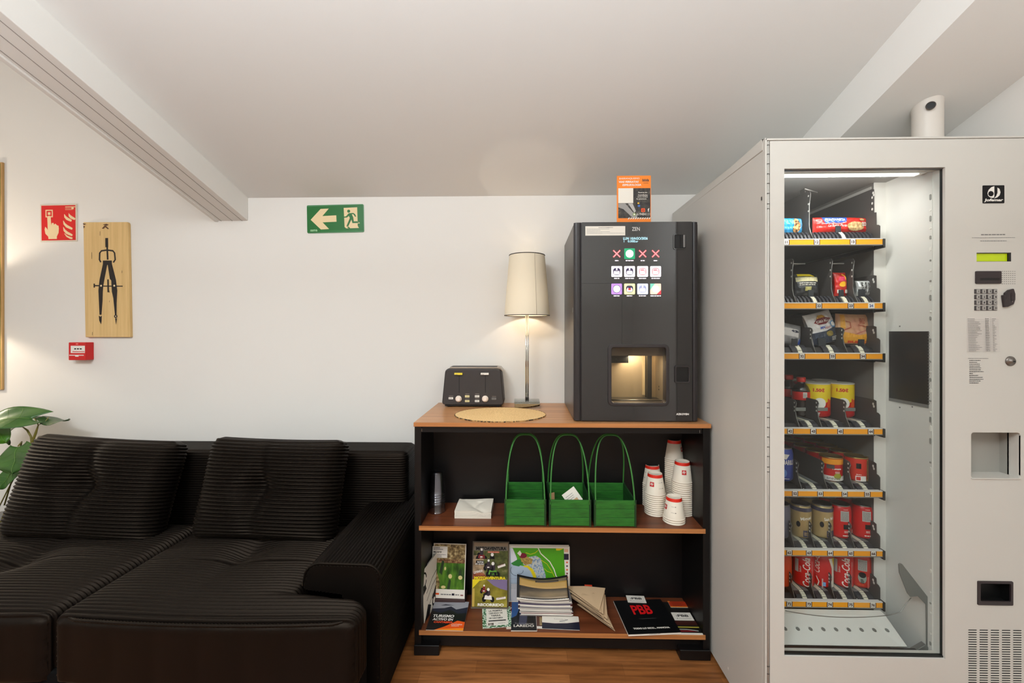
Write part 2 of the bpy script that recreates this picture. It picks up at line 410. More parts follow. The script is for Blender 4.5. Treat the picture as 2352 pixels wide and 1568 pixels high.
q = S(440, 1185); m_.txt('sama', q[0], q[1], 60/840*sh, LG, w=215/1700*sw, bold=.03)
m_.lines(S(755, 1178)[0], S(755, 1178)[1], 1110/1700*sw, 1, .01, .0016, mat('green print', (60, 150, 80), 0.5), ragged=0)
m_.build('pictogram', t_, keepn=True)

# wooden board with a compass stencil
PINE = wood('pine board', (206, 172, 114), (218, 184, 126), (226, 194, 138), stretch=(70, 70, 2.5), rough=0.6, spec=0.3)
YBd = WY-0.015
TL, TR_, BL_, BR_ = P(191, 510, YBd), P(294, 510, YBd), P(196, 774, YBd), P(299, 774, YBd)
bt = thing('wooden_board', 'tall pine board with a black drawing compass, hung on the wall', 'wall art', ((BL_.x+BR_.x)/2, WY, BL_.z))
m_ = MB(); q = [(TL.x, TL.z), (TR_.x-.004, TR_.z+.001), (TR_.x, TR_.z-.01), (BR_.x, BR_.z), (BL_.x, BL_.z)]
m_.prism(q, YBd, WY, PINE, ax='y'); m_.build('board', bt, bevel=.002)
bw = (TR_.x-TL.x); bh = TL.z-BL_.z
shx = (BL_.x-TL.x)/bh
def S(x, y):      # crop pixels of the board -> board plane, origin TL
    return ((x-500)/268*bw+(y-549)/690*(BL_.x-TL.x), -(y-549)/690*bh)
M = FR((TL.x, YBd, TL.z)); m_ = MB(M); INKB = mat('stencil black', (34, 26, 22), 0.7)
s1 = bw/268
def line(pts, ww): m_.arc([S(*p) for p in pts], [x*s1 for x in ww] if isinstance(ww, list) else ww*s1, INKB)
line([(639, 645), (639, 700)], 17); line([(641, 695), (643, 775)], 10)
line([(602, 790), (594, 775), (596, 735), (606, 722), (640, 717), (675, 722), (685, 735), (688, 775), (676, 792)], 9)
m_.pl([S(*p) for p in [(614, 780), (668, 780), (668, 806), (614, 806)]], INKB)
m_.pl([S(*p) for p in [(614, 800), (640, 803), (622, 890), (614, 930), (610, 970), (608, 1020), (600, 1105), (588, 1105), (584, 960), (592, 895)]], INKB)
m_.pl([S(*p) for p in [(642, 803), (668, 800), (690, 895), (697, 960), (692, 1030), (690, 1105), (680, 1105), (672, 1005), (664, 965), (662, 900), (654, 890)]], INKB)
line([(560, 918), (560, 942)], 8); line([(560, 930), (606, 931)], 7); line([(606, 933), (730, 934)], 6); line([(643, 893), (643, 970)], 9)
m_.pl([S(*p) for p in [(584, 1112), (602, 1112), (600, 1145), (596, 1162), (586, 1140)]], INKB); m_.pl([S(*p) for p in [(681, 1126), (692, 1126), (686, 1165)]], INKB)
q = S(685, 1114); m_.ell(*q, 10*s1, 10*s1, INKB); m_.ell(*q, 3.5*s1, 3.5*s1, CREAM)
q = S(594, 1113); m_.ell(*q, 3*s1, 3*s1, CREAM)
for q in ((601, 931), (680, 931)): q = S(*q); m_.rect(q[0]-5*s1, q[1]-5*s1, 10*s1, 10*s1, CREAM)
BRN = mat('brown stain', (92, 58, 34), 0.7)
for pts in ([(618, 565), (640, 560), (655, 566), (640, 572)], [(612, 588), (630, 570), (637, 573), (622, 590)], [(636, 572), (655, 590), (648, 592), (632, 580)], [(500, 556), (520, 560), (508, 566), (501, 563)], [(502, 570), (512, 575), (503, 588)]): m_.pl([S(*p) for p in pts], BRN)
for (x, y, l) in ((549, 730, 40), (728, 840, 16), (545, 1208, 20), (651, 960, 14), (651, 1020, 10), (602, 605, 26)): line([(x, y), (x-1, y+l)], 1.6)
m_.build('stencil', bt, keepn=True)

# fire alarm call point
Yc = WY-0.042; a, b2 = P(157, 786, Yc), P(196, 827, Yc)
ct = thing('fire_call_point', 'small red fire alarm call point box below the wooden board', 'alarm', ((a.x+b2.x)/2, WY, b2.z))
CR = mat('call point red', (205, 14, 16), 0.35)
m_ = MB(); m_.box(a.x, b2.x, Yc, WY, b2.z, a.z, CR); m_.build('housing', ct, bevel=.003)
cw, ch = b2.x-a.x, a.z-b2.z
M = FR((a.x, Yc, a.z)); m_ = MB(M)
def S(x, y): return ((x-410)/98*cw, -(y-1271)/106*ch)
def rc(x0, y0, x1, y1, m): p = S(x0, y1); q = S(x1, y0); m_.rect(p[0], p[1], q[0]-p[0], q[1]-p[1], m)
rc(424, 1291, 506, 1334, WHITE); rc(444, 1306, 456, 1313, INK); rc(460, 1306, 472, 1313, INK); rc(476, 1306, 488, 1313, INK); rc(434, 1324, 504, 1328, CR)
rc(416, 1345, 500, 1350, WHITE); rc(450, 1345, 470, 1356, WHITE); rc(454, 1277, 468, 1284, mat('pink print', (230, 130, 120), .5))
m_.build('front_label', ct, keepn=True)

# picture at the left edge of the view
x1 = XA(5, WY-0.010); z1 = ZA(3, 372, WY-.010); z0 = ZA(6, 895, WY-.010)
pt = thing('wall_picture', 'tall panel picture cut off by the left edge of the photo', 'picture', (x1-.3, WY, z0))
MB().box(x1-.62, x1, WY-.010, WY, z0, z1, wood('oak frame', (160, 120, 70), (190, 150, 92), (205, 168, 110), stretch=(60, 60, 3))).build('frame', pt, bevel=.002)
m_ = MB(FR((x1-.62, WY-.010, z0))); m_.rect(.006, .006, .605, z1-z0-.012, photo('picture print', [(.3, (40, 46, 30)), (.5, (90, 110, 40)), (.7, (190, 160, 90))], 3)); m_.build('print', pt, keepn=True)

# vent pipe over the vending machine
pc = P(2130, 300, 1.395); pr = .039
vt = thing('vent_pipe', 'short white vent pipe between the vending machine top and the sloping bulkhead', 'pipe', (pc.x, 1.395, 1.842))
WPL = mat('white plastic', (214, 206, 196), 0.4)
m_ = MB(); seg = 40; v = []; F = []
for k in range(seg):
    an = 2*PI*k/seg; x = pc.x+pr*math.cos(an); y = 1.395+pr*math.sin(an); fl = 1.06
    v += [(pc.x+pr*fl*math.cos(an), 1.395+pr*fl*math.sin(an), 1.8415), (x, y, 1.90), (x, y, cz(y)-H-.02), (pc.x+pr*1.04*math.cos(an), 1.395+pr*1.04*math.sin(an), cz(y)-H)]
for k in range(seg):
    j = (k+1) % seg
    for q in range(3): F.append((4*k+q, 4*j+q, 4*j+q+1, 4*k+q+1))
m_.add(v, F, WPL, True); m_.build('pipe', vt)
hp = P(2137, 244, 1.395-pr+.003)
aim = Matrix.Translation(hp) @ Matrix.Rotation(math.atan2(-(pc.x-hp.x), (1.395-hp.y)), 4, 'Z') @ Matrix.Rotation(R(90), 4, 'X')
m_ = MB(aim); rr = .0125
m_.lathe([(rr, .004), (rr, .007), (rr*.82, .007), (rr*.8, .003)], mat('hole rim', (70, 62, 56), .6), seg=20); m_.disc(rr*.9, .0045, DBLACK, seg=20)
m_.ell(-.003, -.004, .0055, .0045, GREY); m_.build('cable_hole', vt)

# off-frame floor lamp at the left whose light fans over the wall
FAB = mat('lamp fabric', (236, 226, 204), 0.9, spec=.1); nt, N, L, b = nodes(FAB)
lt = thing('floor_lamp', 'floor lamp with a wide cream drum shade, left of the sofa', 'lamp', (-3.02, 1.82, 0))
m_ = MB(); m_.lathe([(0, 0), (.13, 0), (.13, .02), (.02, .025), (.012, .05), (.012, 1.36), (0, 1.36)], CHROME, c=(-3.02, 1.82, 0)); m_.build('stand', lt)
m_ = MB(); m_.lathe([(.185, 1.335), (.178, 1.335), (.170, 1.49), (.175, 1.49), (.185, 1.335)], FAB, c=(-3.02, 1.82, 0), seg=48); m_.build('lamp_shade', lt)
point('floor_lamp_bulb', (-3.02, 1.82, 1.415), 14, WARM, .02)

# ============================================================ SOFA
CORD = mat('black corduroy', (10, 8, 7), 0.46, spec=.22); nt, N, L, b = nodes(CORD); b.inputs['Specular Tint'].default_value = lin((232, 206, 182))+(1,)
b.inputs['Sheen Weight'].default_value = 0.12; b.inputs['Sheen Roughness'].default_value = 0.22; b.inputs['Sheen Tint'].default_value = lin((200, 170, 140))+(1,)
t = N.new('ShaderNodeTexCoord'); n = N.new('ShaderNodeTexNoise'); n.inputs['Scale'].default_value = 900; bp = N.new('ShaderNodeBump'); bp.inputs['Strength'].default_value = .35; bp.inputs['Distance'].default_value = .001
L.new(t.outputs['Object'], n.inputs['Vector']); L.new(n.outputs[0], bp.inputs['Height']); L.new(bp.outputs[0], b.inputs['Normal'])
FELT = mat('sofa black base', (10, 10, 10), 0.9, spec=.1)
sofa = thing('sofa', 'black corduroy sofa with deep seats and a chunky right arm, along the back wall', 'sofa', (-1.4, 1.6, 0))
def rib(w, pitch=.0145, amp=.0042):
    s = math.sin(PI*w/pitch); return amp*(abs(s)**.95*2-1.4)
def ss(a, b_, x):
    x = max(0, min(1, (x-a)/(b_-a))); return x*x*(3-2*x)
# seats: local centre, ribs run along x
def seat(x0, x1, y0, y1, z0, z1, dim, tee, res):
    cx, cy, cz_ = (x0+x1)/2, (y0+y1)/2, (z0+z1)/2; hx, hy, hz_ = (x1-x0)/2, (y1-y0)/2, (z1-z0)/2
    def df(p, n):
        q = p.copy()
        top = max(0, n.z)
        u, v = q.x/hx, q.y/hy
        puff = (1-min(1, abs(u))**5)*(1-min(1, abs(v))**5)
        z = q.z
        if z > 0:
            z += .018*puff*top
            for dx, dy, am, rr in dim:
                dd = math.hypot((q.x+cx-dx)/1.0, (q.y+cy-dy))
                z -= am*math.exp(-(dd/rr)**2)*top
                # radiating pulls
                z -= am*.22*math.exp(-((q.x+cx-dx)/.03)**2)*math.exp(-((q.y+cy-dy)/.22)**2)*top
        q.z = z
        w = q.y if n.z > .3 else (q.y - (hz_-p.z))
        rr_ = rib(w if abs(n.x) < .8 else q.y) if abs(n.y) < .85 else rib(p.x, .0145, .0012)
        q += n*rr_
        # plan shaping
        yy = q.y+cy
        f = ss(.55, 1.0, abs(v))
        q.y += (.020*(1-(u*u))*-1 if q.y < 0 else 0)          # bowed front
        if tee is not None:
            k = 1-ss(1.285, 1.325, yy)
            if q.x > 0: q.x *= (tee-cx)/hx*(1-k)+k
        return q
    return soft_box((2*hx, 2*hy, 2*hz_), .030, res, CORD, df, Matrix.Translation((cx, cy, cz_)))
m_ = seat(-1.415, -.50, 1.205, 1.80, .20, .415, [(-1.06, 1.56, .028, .07), (-.92, 1.40, .0, .1)], -.74, (70, 330, 26)); m_.build('seat_cushion', sofa, keepn=True)
m_ = seat(-2.38, -1.43, 1.205, 1.80, .20, .415, [(-1.86, 1.50, .03, .08)], None, (60, 330, 26)); m_.build('seat_cushion', sofa, keepn=True)
m_ = seat(-3.0, -2.395, 1.205, 1.80, .20, .415, [], None, (30, 300, 20)); m_.build('seat_cushion', sofa, keepn=True)
m_ = MB(); m_.box(-2.98, -.505, 1.215, 1.31, .03, .24, FELT); m_.box(-2.98, -.62, 1.31, 1.84, .03, .205, FELT); m_.build('base', sofa, bevel=.01)
# piping along the front edge of the right seat
pts = []
for k in range(41):
    x = -1.385+k/40*(.855); u = (x+.9575)/.4575; pts.append((x, 1.205-.020*(1-u*u)+.005+.03*max(0, abs(u)-.86)/.14, .404))
m_ = MB()
def cordt(path, r):
    tot = 0; out_ = []
    for i in range(len(path)-1):
        a_, b_ = Vector(path[i]), Vector(path[i+1]); out_ += [a_.lerp(b_, k/4) for k in range(4)]
    return out_
pp = cordt(pts, 0); m_.tube(pp, [.0040+.0014*(k % 2) for k in range(len(pp))], CORD, 8); m_.build('piping', sofa)
# backrest
def dfb(p, n):
    q = p+n*(rib(p.z, .0105, .0013) if abs(n.y) > .3 or abs(n.x) > .5 else rib(p.y, .0105, .0013)); return q
m_ = soft_box((1.517, .19, .60), .035, (60, 60, 260), CORD, dfb, Matrix.Translation((-1.2915, 1.935, .425))); m_.build('backrest', sofa, keepn=True)
# arm: a profile swept along y, ribs follow the sweep
prof = []
def seg_(a, b_, n_):
    for k in range(n_): prof.append((a[0]+(b_[0]-a[0])*k/n_, a[1]+(b_[1]-a[1])*k/n_))
def arc_(cx, cz_, r, a0, a1, n_, rz=None):
    for k in range(n_):
        t = R(a0+(a1-a0)*k/n_); prof.append((cx+r*math.cos(t), cz_+(rz or r)*math.sin(t)))
seg_((-.478, .03), (-.478, .45), 240); arc_(-.523, .455, .045, 0, 90, 40); seg_((-.523, .50), (-.675, .503), 90)
arc_(-.675, .458, .052, 90, 180, 40, .045); seg_((-.727, .455), (-.735, .418), 6); seg_((-.735, .418), (-.72, .410), 4); seg_((-.72, .410), (-.61, .398), 20); seg_((-.61, .398), (-.60, .38), 6); seg_((-.60, .38), (-.60, .03), 60)
m_ = MB(); v = []; F = []; n_ = len(prof); Lc = 0; Ls = []
for k in range(n_):
    Ls.append(Lc); a, b2 = prof[k], prof[(k+1) % n_]; Lc += math.hypot(b2[0]-a[0], b2[1]-a[1])
ys = [1.345, 1.35, 1.36, 1.5, 1.7, 1.9, 2.03]; ins = [.006, .002, 0, 0, 0, 0, 0]
for yi, y in enumerate(ys):
    for k in range(n_):
        a, b2 = prof[k-1], prof[(k+1) % n_]; d = Vector((b2[0]-a[0], b2[1]-a[1])).normalized(); nn = Vector((d.y, -d.x))
        e = rib(Ls[k], .0118, .0028)-ins[yi]
        v.append((prof[k][0]+nn.x*e, y, prof[k][1]+nn.y*e))
for yi in range(len(ys)-1):
    for k in range(n_):
        j = (k+1) % n_; F.append((yi*n_+k, yi*n_+j, (yi+1)*n_+j, (yi+1)*n_+k))
m_.add(v, F, CORD, True); m_.add(v[:n_], [list(range(n_))], CORD); m_.add(v[-n_:], [list(range(n_))[::-1]], CORD); o = m_.build('armrest', sofa)
m_ = MB(); m_.tube([(x, 1.345, z) for x, z in prof[::6][:70]], .004, CORD); m_.build('piping', sofa)
# low plinth between sofa and wall, seen right of the backrest
# loose back cushions
def back_cushion(lab, c, wdt, hgt, th, rx, ry, rz, dimp, seed):
    random.seed(seed); hx, hz_ = wdt/2, hgt/2
    def df(p, n):
        q = p.copy(); u, v = q.x/hx, q.z/hz_
        bul = max(0, (1-abs(u)**3.2))*max(0, (1-abs(v)**3.2))
        f = .42+.85*bul**.62
        q.y *= f
        if n.y < .2:
            k = max(0, -n.y)
            d = dimp
            du, dv = q.x-d[0], q.z-d[1]
            q.y += k*(.046*math.exp(-(math.hypot(du, dv)/.070)**2)+.024*math.exp(-(du/.034)**2)*math.exp(-(dv/.20)**2)+.018*math.exp(-(dv/.034)**2)*math.exp(-(du/.17)**2))
        # pinched sides and slightly sagging outline
        q.x *= 1-.03*(1-v*v)*abs(u)
        q.z *= 1-.03*(1-u*u)*abs(v)
        q += n*rib(p.z, .0142, .0036)
        return q
    M = Matrix.Translation(c) @ Euler((rx, ry, rz), 'XYZ').to_matrix().to_4x4()
    m_ = soft_box((wdt, th, hgt), .05, (60, 16, 250), CORD, df, M); o = m_.build('back_cushion', keepn=True); tag(o, lab, 'cushion', None)
back_cushion('plump black corduroy back cushion leaning in the middle of the sofa, nearer the right arm', (-1.065, 1.725, .605), .59, .405, .17, R(-17), R(1.0), R(-1), (-.02, .0), 3)
back_cushion('black corduroy back cushion at the left, slumped over beside the plant', (-1.82, 1.725, .60), .63, .41, .18, R(-17), R(3.5), R(2), (.0, .01), 4)

# ============================================================ PLANT
GL = [photo('leaf green %s' % n_, [(.3, c1), (.6, c2)], 9, rough=.35, stretch=(1, 1, 1)) for n_, c1, c2 in (('mid', (38, 80, 26), (62, 104, 40)), ('dark', (24, 54, 20), (44, 78, 32)), ('bright', (58, 108, 24), (88, 138, 40)))]
VEIN = mat('leaf vein', (112, 150, 66), .5); STEM = mat('plant stem', (120, 110, 40), .5)
plant = thing('potted_plant', 'leafy green houseplant with big heart-shaped leaves behind the left end of the sofa', 'plant', (-2.56, 1.95, 0))
m_ = MB(); m_.lathe([(0, 0), (.085, 0), (.105, .36), (.098, .36), (.092, .33), (0, .33)], mat('grey pot', (120, 116, 110), .6), c=(-2.56, 1.95, 0)); m_.build('pot', plant)
def leaf(base, tip, wdt, roll, bend, m, heart=.25, fold=.25):
    base, tip = Vector(base), Vector(tip); ax = tip-base; Lh = ax.length; ax.normalize()
    side = ax.cross(Vector((0, -1, 0))); 
    if side.length < .05: side = Vector((1, 0, 0))
    side.normalize(); side = Matrix.Rotation(roll, 3, ax) @ side; up = side.cross(ax)
    def fn(u, v):
        s = (u*2-1); y = v
        ww = wdt*(math.sin(PI*min(1, y*.93+.07))**.62)*(1-.28*y)
        back = -heart*Lh*abs(s)**1.3*(1-y)**3*1.2
        return base+ax*(y*Lh+back)+side*(s*ww/2)+up*(bend*math.sin(PI*y)*1.0+fold*abs(s)**1.5*ww*.5+.004*math.sin(9*y+3*s))
    mb = MB(); mb.grid(fn, 14, 16, m)
    mb.tube([fn(.5, k/10)+up*.0012 for k in range(11)], .0008, VEIN, 5)
    for k in (2, 4, 6):
        for sg in (0, 1): mb.tube([fn(.5, k/10)+up*.0008, fn(.5+(.25 if sg else -.25), k/10+.09)+up*.0008, fn(.5+(.43 if sg else -.43), k/10+.15)+up*.0008], .0004, VEIN, 4)
    o = mb.build('leaf', plant, keepn=True)
    md = o.modifiers.new('thick', 'SOLIDIFY'); md.thickness = .0008
    return o
yl = 1.90
leaf(P(74, 962, yl), P(-60, 978, yl-.05), .17, R(56), .02, GL[0], fold=.08)
leaf(P(104, 957, yl+.03), P(158, 963, yl+.0), .085, R(96), .012, GL[1], heart=.3)
leaf(P(35, 982, yl+.05), P(22, 1022, yl+.02), .10, R(20), .02, GL[1], fold=.1)
leaf(P(-2, 978, yl), P(16, 1016, yl-.03), .12, R(-20), .015, GL[2], fold=.1)
leaf(P(42, 1026, yl-.06), P(30, 1088, yl-.10), .215, R(4), .006, GL[0], heart=.12, fold=.04)
leaf(P(40, 1076, yl-.02), P(0, 1124, yl-.04), .085, R(10), .01, GL[0], fold=.08)
leaf(P(-12, 1092, yl), P(6, 1100, yl), .05, R(0), .005, GL[1])
def stem(pts, r): MB().tube([P(*q) for q in pts], r, STEM, 7).build('stem', plant)
S0 = (72, 1030, yl)
stem([(78, 960, yl), (84, 968, yl), (88, 976, yl), (82, 995, yl), (75, 1013, yl), S0, (40, 1120, yl+.02), (-40, 1300, 1.93)], [.0015, .0018, .0025, .005, .005, .006, .008, .009])
stem([(112, 957, yl+.02), (104, 968, yl+.01), (88, 976, yl)], .0016)
stem([(35, 981, yl+.04), (52, 980, yl+.02), (63, 988, yl), (71, 1002, yl), (73, 1015, yl), S0], [.002, .0025, .004, .004, .005, .006])
stem([(42, 1024, yl-.06), (50, 1014, yl-.02), (40, 1060, yl), (10, 1160, yl)], .003)
stem([(44, 1078, yl-.02), (20, 1120, yl), (-20, 1200, yl)], .0025); stem([(-12, 1092, yl), (-2, 1108, yl), (-30, 1180, yl)], .0018)
stem([(-2, 978, yl), (-12, 1000, yl), (-20, 1150, yl)], .0025)
# ============================================================ SHELF UNIT
YF, YP = 1.61, 1.835          # front plane, back panel
SX0, SX1 = -.439, .704
ZT, ZM, ZB = .907, .504, .097 # countertop, middle shelf, bottom shelf (upper faces)
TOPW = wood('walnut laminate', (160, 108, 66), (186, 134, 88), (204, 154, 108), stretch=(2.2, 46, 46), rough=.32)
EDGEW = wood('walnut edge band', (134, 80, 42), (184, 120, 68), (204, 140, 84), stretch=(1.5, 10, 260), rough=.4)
SHW = wood('shaded walnut shelf', (78, 38, 20), (104, 54, 30), (120, 66, 40), stretch=(2.2, 46, 46), rough=.36)  # darker than the countertop walnut: shade inside the unit is put into the colour
CARC = mat('black carcass', (11, 9, 9), .42, spec=.35)
sh = thing('shelf_unit', 'black shelf unit with walnut top and shelves beside the vending machine', 'shelf', ((SX0+SX1)/2, 1.84, 0))
m_ = MB(); m_.box(SX0-.002, SX1+.002, YF+.002, WY-.002, ZT-.016, ZT, TOPW); m_.build('countertop', sh, bevel=.001)
m_ = MB(); m_.box(SX0-.002, SX1+.002, YF, YF+.002, ZT-.016, ZT, EDGEW); m_.build('edge_band', sh)
for x0, x1 in ((SX0, SX0+.026), (SX1-.026, SX1)):
    MB().box(x0, x1, YF+.006, WY-.004, .018, ZT-.016, CARC).build('side_panel', sh, bevel=.001)
MB().box(SX0+.026, SX1-.026, YP, YP+.008, .02, ZT-.016, CARC).build('back_panel', sh)
m_ = MB(); m_.box(SX0+.026, SX1-.026, YF+.012, YF+.03, ZT-.040, ZT-.016, CARC); m_.build('apron', sh)
for zz in (ZM, ZB):
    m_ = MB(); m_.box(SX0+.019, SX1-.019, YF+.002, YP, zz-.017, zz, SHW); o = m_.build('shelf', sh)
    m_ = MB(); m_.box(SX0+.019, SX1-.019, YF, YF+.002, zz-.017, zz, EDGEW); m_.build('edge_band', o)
MB().box(SX0+.026, SX1-.026, YF+.03, YF+.045, .018, ZB-.017, CARC).build('plinth', sh)
for x0, x1 in ((SX0-.001, SX0+.098), (SX1-.116, SX1+.001)):
    MB().box(x0, x1, YF-.001, YF+.06, 0, .040, CARC).build('foot', sh, bevel=.003)
for x in (XA(967, YF), XA(1610, YF)):
    MB().box(x-.0012, x+.0012, YF+.0105, YF+.012, ZT-.037, ZT-.026, STEEL).build('shelf_pin', sh)

# ------------------------------------------------------------ toaster
TY = 1.942
def tp(px, py): return P(px, py, TY)
TDK = mat('toaster charcoal', (52, 47, 46), .55); CHM = mat('satin steel', (172, 160, 146), .25, metal=1.0)
bl, brr = tp(1015, 930), tp(1157, 930); tl, tr = tp(1021.5, 846), tp(1151.5, 846)
toc = thing('toaster', 'charcoal four-slice toaster with two levers and white round dials', 'toaster', ((bl.x+brr.x)/2, TY+.06, ZT))
zt_ = tl.z
def tsec(y, ins):
    pts = []
    for (x, z, r, a0) in ((bl.x+ins, ZT+.012+ins*.3, .012, 180), (brr.x-ins, ZT+.012+ins*.3, .012, 270), (tr.x-ins, zt_-ins, .022, 0), (tl.x+ins, zt_-ins, .022, 90)):
        cx = x+(r if a0 in (180, 90) else -r); cz_ = z+(r if a0 in (180, 270) else -r)
        for k in range(7):
            t = R(a0+90*k/6); pts.append((cx+r*math.cos(t), y, cz_+r*math.sin(t)))
    return pts
secs = [(TY, .006), (TY+.002, .002), (TY+.006, 0), (TY+.108, 0), (TY+.112, .004)]
m_ = MB(); v = []; F = []
for y, i in secs: v += tsec(y, i)
n_ = 28
for q in range(len(secs)-1):
    for k in range(n_): F.append((q*n_+k, q*n_+(k+1) % n_, (q+1)*n_+(k+1) % n_, (q+1)*n_+k))
m_.add(v, F, TDK, True); m_.add(v, [list(range(n_)), [(len(secs)-1)*n_+k for k in range(n_)][::-1]], TDK); m_.build('body', toc)
m_ = MB(); m_.box(bl.x+.012, brr.x-.012, TY+.008, TY+.105, ZT+.004, ZT+.014, BLACK)
m_.build('base', toc, bevel=.002)
for fx in (bl.x+.03, brr.x-.03):
    for fy in (TY+.02, TY+.095): m_ = MB(); m_.lathe([(0, 0), (.008, 0), (.008, .005), (0, .005)], BLACK, c=(fx, fy, ZT)); m_.build('foot', toc)
# steel top plate curling over the right shoulder, with four slots
m_ = MB(); m_.prism([(tl.x+.018, zt_-.001), (tr.x-.018, zt_-.001), (tr.x-.004, zt_-.006), (tr.x+.004, zt_-.016), (tr.x+.004, zt_-.008), (tr.x-.006, zt_+.004), (tr.x-.02, zt_+.0055), (tl.x+.024, zt_+.0055)], TY+.012, TY+.104, CHM, ax='y')
tpl = m_.build('top_plate', toc, bevel=.001)
for fy in (TY+.018, TY+.058):
    for fx0, fx1 in ((tl.x+.022, tr.x-.022),):
        MB().box(fx0, fx1, fy+.002, fy+.036, zt_+.004, zt_+.0058, DBLACK).build('slot', tpl)
M = FR((0, TY, 0)); YEL = mat('yellow tab', (236, 214, 60), .5, emit=0); 
def fp(x, y): p = tp(990+x/7.84, 800+y/7.84); return p.x, p.z
for (sx_, lab) in ((507, YEL), (980, WHITE)):
    m_ = MB(M); a = fp(sx_-6, 800); c = fp(sx_+6, 490); m_.rect(a[0], a[1], c[0]-a[0], c[1]-a[1], DBLACK); m_.build('lever_slot', toc, keepn=True)
    a = fp(sx_-82, 472); c = fp(sx_+62, 438); m_ = MB(M); m_.prism([(a[0], a[1]), (c[0], a[1]), (c[0], c[1]), (a[0], c[1])], 0, .010, lab); lv = m_.build('lever', toc, bevel=.0008)
    m_ = MB(M); m_.lv = .0102; m_.lines(a[0]+.002, a[1]+.001, .014, 1, .01, .002, GREY, ragged=.1); m_.build('print', lv, keepn=True)
CREAMP = mat('cream plastic', (226, 212, 198), .4)
for sx_ in (498, 976):
    p = fp(sx_, 905); m_ = MB(FR((p[0], TY, p[1]))); m_.lathe([(0, 0), (.0150, 0), (.0150, .005), (.0125, .007), (0, .007)], CREAMP, seg=32); dl = m_.build('dial', toc)
    m_ = MB(FR((p[0], TY, p[1]))); m_.prism(rrect(-.0085, .0085, -.0085, .0085, .0045), .007, .014, mat('dial cap', (240, 226, 214), .4)); m_.build('dial_cap', dl, bevel=.0006)
YB_ = mat('yellow button', (238, 224, 168), .4)
for (x0, y0, x1, y1, m) in ((318, 878, 400, 914, WHITE), (612, 842, 692, 880, YB_), (612, 928, 692, 964, YB_), (790, 842, 870, 880, WHITE), (790, 928, 870, 964, WHITE), (1092, 886, 1172, 922, GREY)):
    a = fp(x0, y1); c = fp(x1, y0); m_ = MB(M); m_.prism([(a[0], a[1]), (c[0], a[1]), (c[0], c[1]), (a[0], c[1])], 0, .002, m); bt_ = m_.build('button', toc, bevel=.0004)
    m_ = MB(M); m_.lv = .0022; m_.lines(a[0]+.002, (a[1]+c[1])/2-.0008, c[0]-a[0]-.004, 1, .01, .0016, INK, ragged=.1)
    m_.lv = .0004; a2 = fp(x0+6, y0-22); m_.rect(a2[0], a2[1], c[0]-a[0]-.0015, .0005, CREAMP); m_.build('print', bt_, keepn=True)

# ------------------------------------------------------------ woven placemat
STRAW = mat('woven straw', (214, 176, 120), .8, spec=.2); nt, N, L, b = nodes(STRAW)
t = N.new('ShaderNodeTexCoord'); n = N.new('ShaderNodeTexNoise'); n.inputs['Scale'].default_value = 260; r = ramp(N, [(.3, (206, 168, 110)), (.6, (236, 202, 148))]); L.new(t.outputs['Object'], n.inputs['Vector']); L.new(n.outputs[0], r.inputs[0]); L.new(r.outputs[0], b.inputs['Base Color'])
pm = thing('placemat', 'oval woven straw placemat with a dark ragged edge, before the toaster', 'placemat', (-.115, 1.772, ZT))
def pmf(u, v):
    a = 2*PI*u; rr_ = v; z = .0035+.0009*abs(math.sin(PI*v*14))*(v > .03)+.0004*math.sin(60*a*max(.2, v))
    return (-.113+.192*rr_*math.cos(a), 1.770+.152*rr_*math.sin(a), ZT+z)
m_ = MB(); m_.grid(pmf, 140, 90, STRAW); m_.build('weave', pm, keepn=True)
m_ = MB(); random.seed(5); n_ = 220; v = []; F = []
for k in range(n_):
    a = 2*PI*k/n_; j = random.uniform(-.001, .0012)
    for s_, z in ((1.0, .0045), (1.012+j*4, .0035), (1.010+j*4, .0002), (.99, .0002)): v.append((-.113+.192*s_*math.cos(a), 1.770+.152*s_*math.sin(a), ZT+z))
for k in range(n_):
    j = (k+1) % n_
    for q in range(3): F.append((4*k+q, 4*j+q, 4*j+q+1, 4*k+q+1))
m_.add(v, F, photo('placemat binding', [(.42, (40, 30, 20)), (.55, (190, 150, 96))], 90, rough=.8)); m_.build('edge_binding', pm)

# ------------------------------------------------------------ table lamp
LX = P(1210.5, 660, 1.955).x; LY = 1.955
lamp = thing('table_lamp', 'table lamp with a tall cream fabric shade on a thin chrome stem and square base', 'lamp', (LX, LY, ZT))
ACR = clear('clear acrylic', (235, 238, 236), 1.5, base=.05)
m_ = MB(); m_.box(LX-.058, LX+.060, LY-.040, LY+.052, ZT, ZT+.023, mat('mirror chrome', (170, 168, 164), .04, metal=1.0)); m_.build('base', lamp, bevel=.001)
m_ = MB(); m_.box(LX-.060, LX+.058, LY-.042, LY+.052, ZT+.0235, ZT+.031, ACR); m_.build('base_plate', lamp)
m_ = MB()
for dx in (-.0045, .0045): m_.tube([(LX+dx, LY, ZT+.031), (LX+dx, LY, 1.352)], .0035, CHROME, 10)
m_.build('stem', lamp)
for dx in (-.0045, .0045): MB().lathe([(.0045, 0), (.0045, .014), (.0036, .016)], mat('dark collar', (40, 36, 34), .3), c=(LX+dx, LY, ZT+.031), seg=12).build('collar', lamp)
zb_, zt2 = 1.337, 1.618
SHF = mat('lamp shade linen', (232, 222, 200), .9, spec=.1); nt, N, L, b = nodes(SHF)
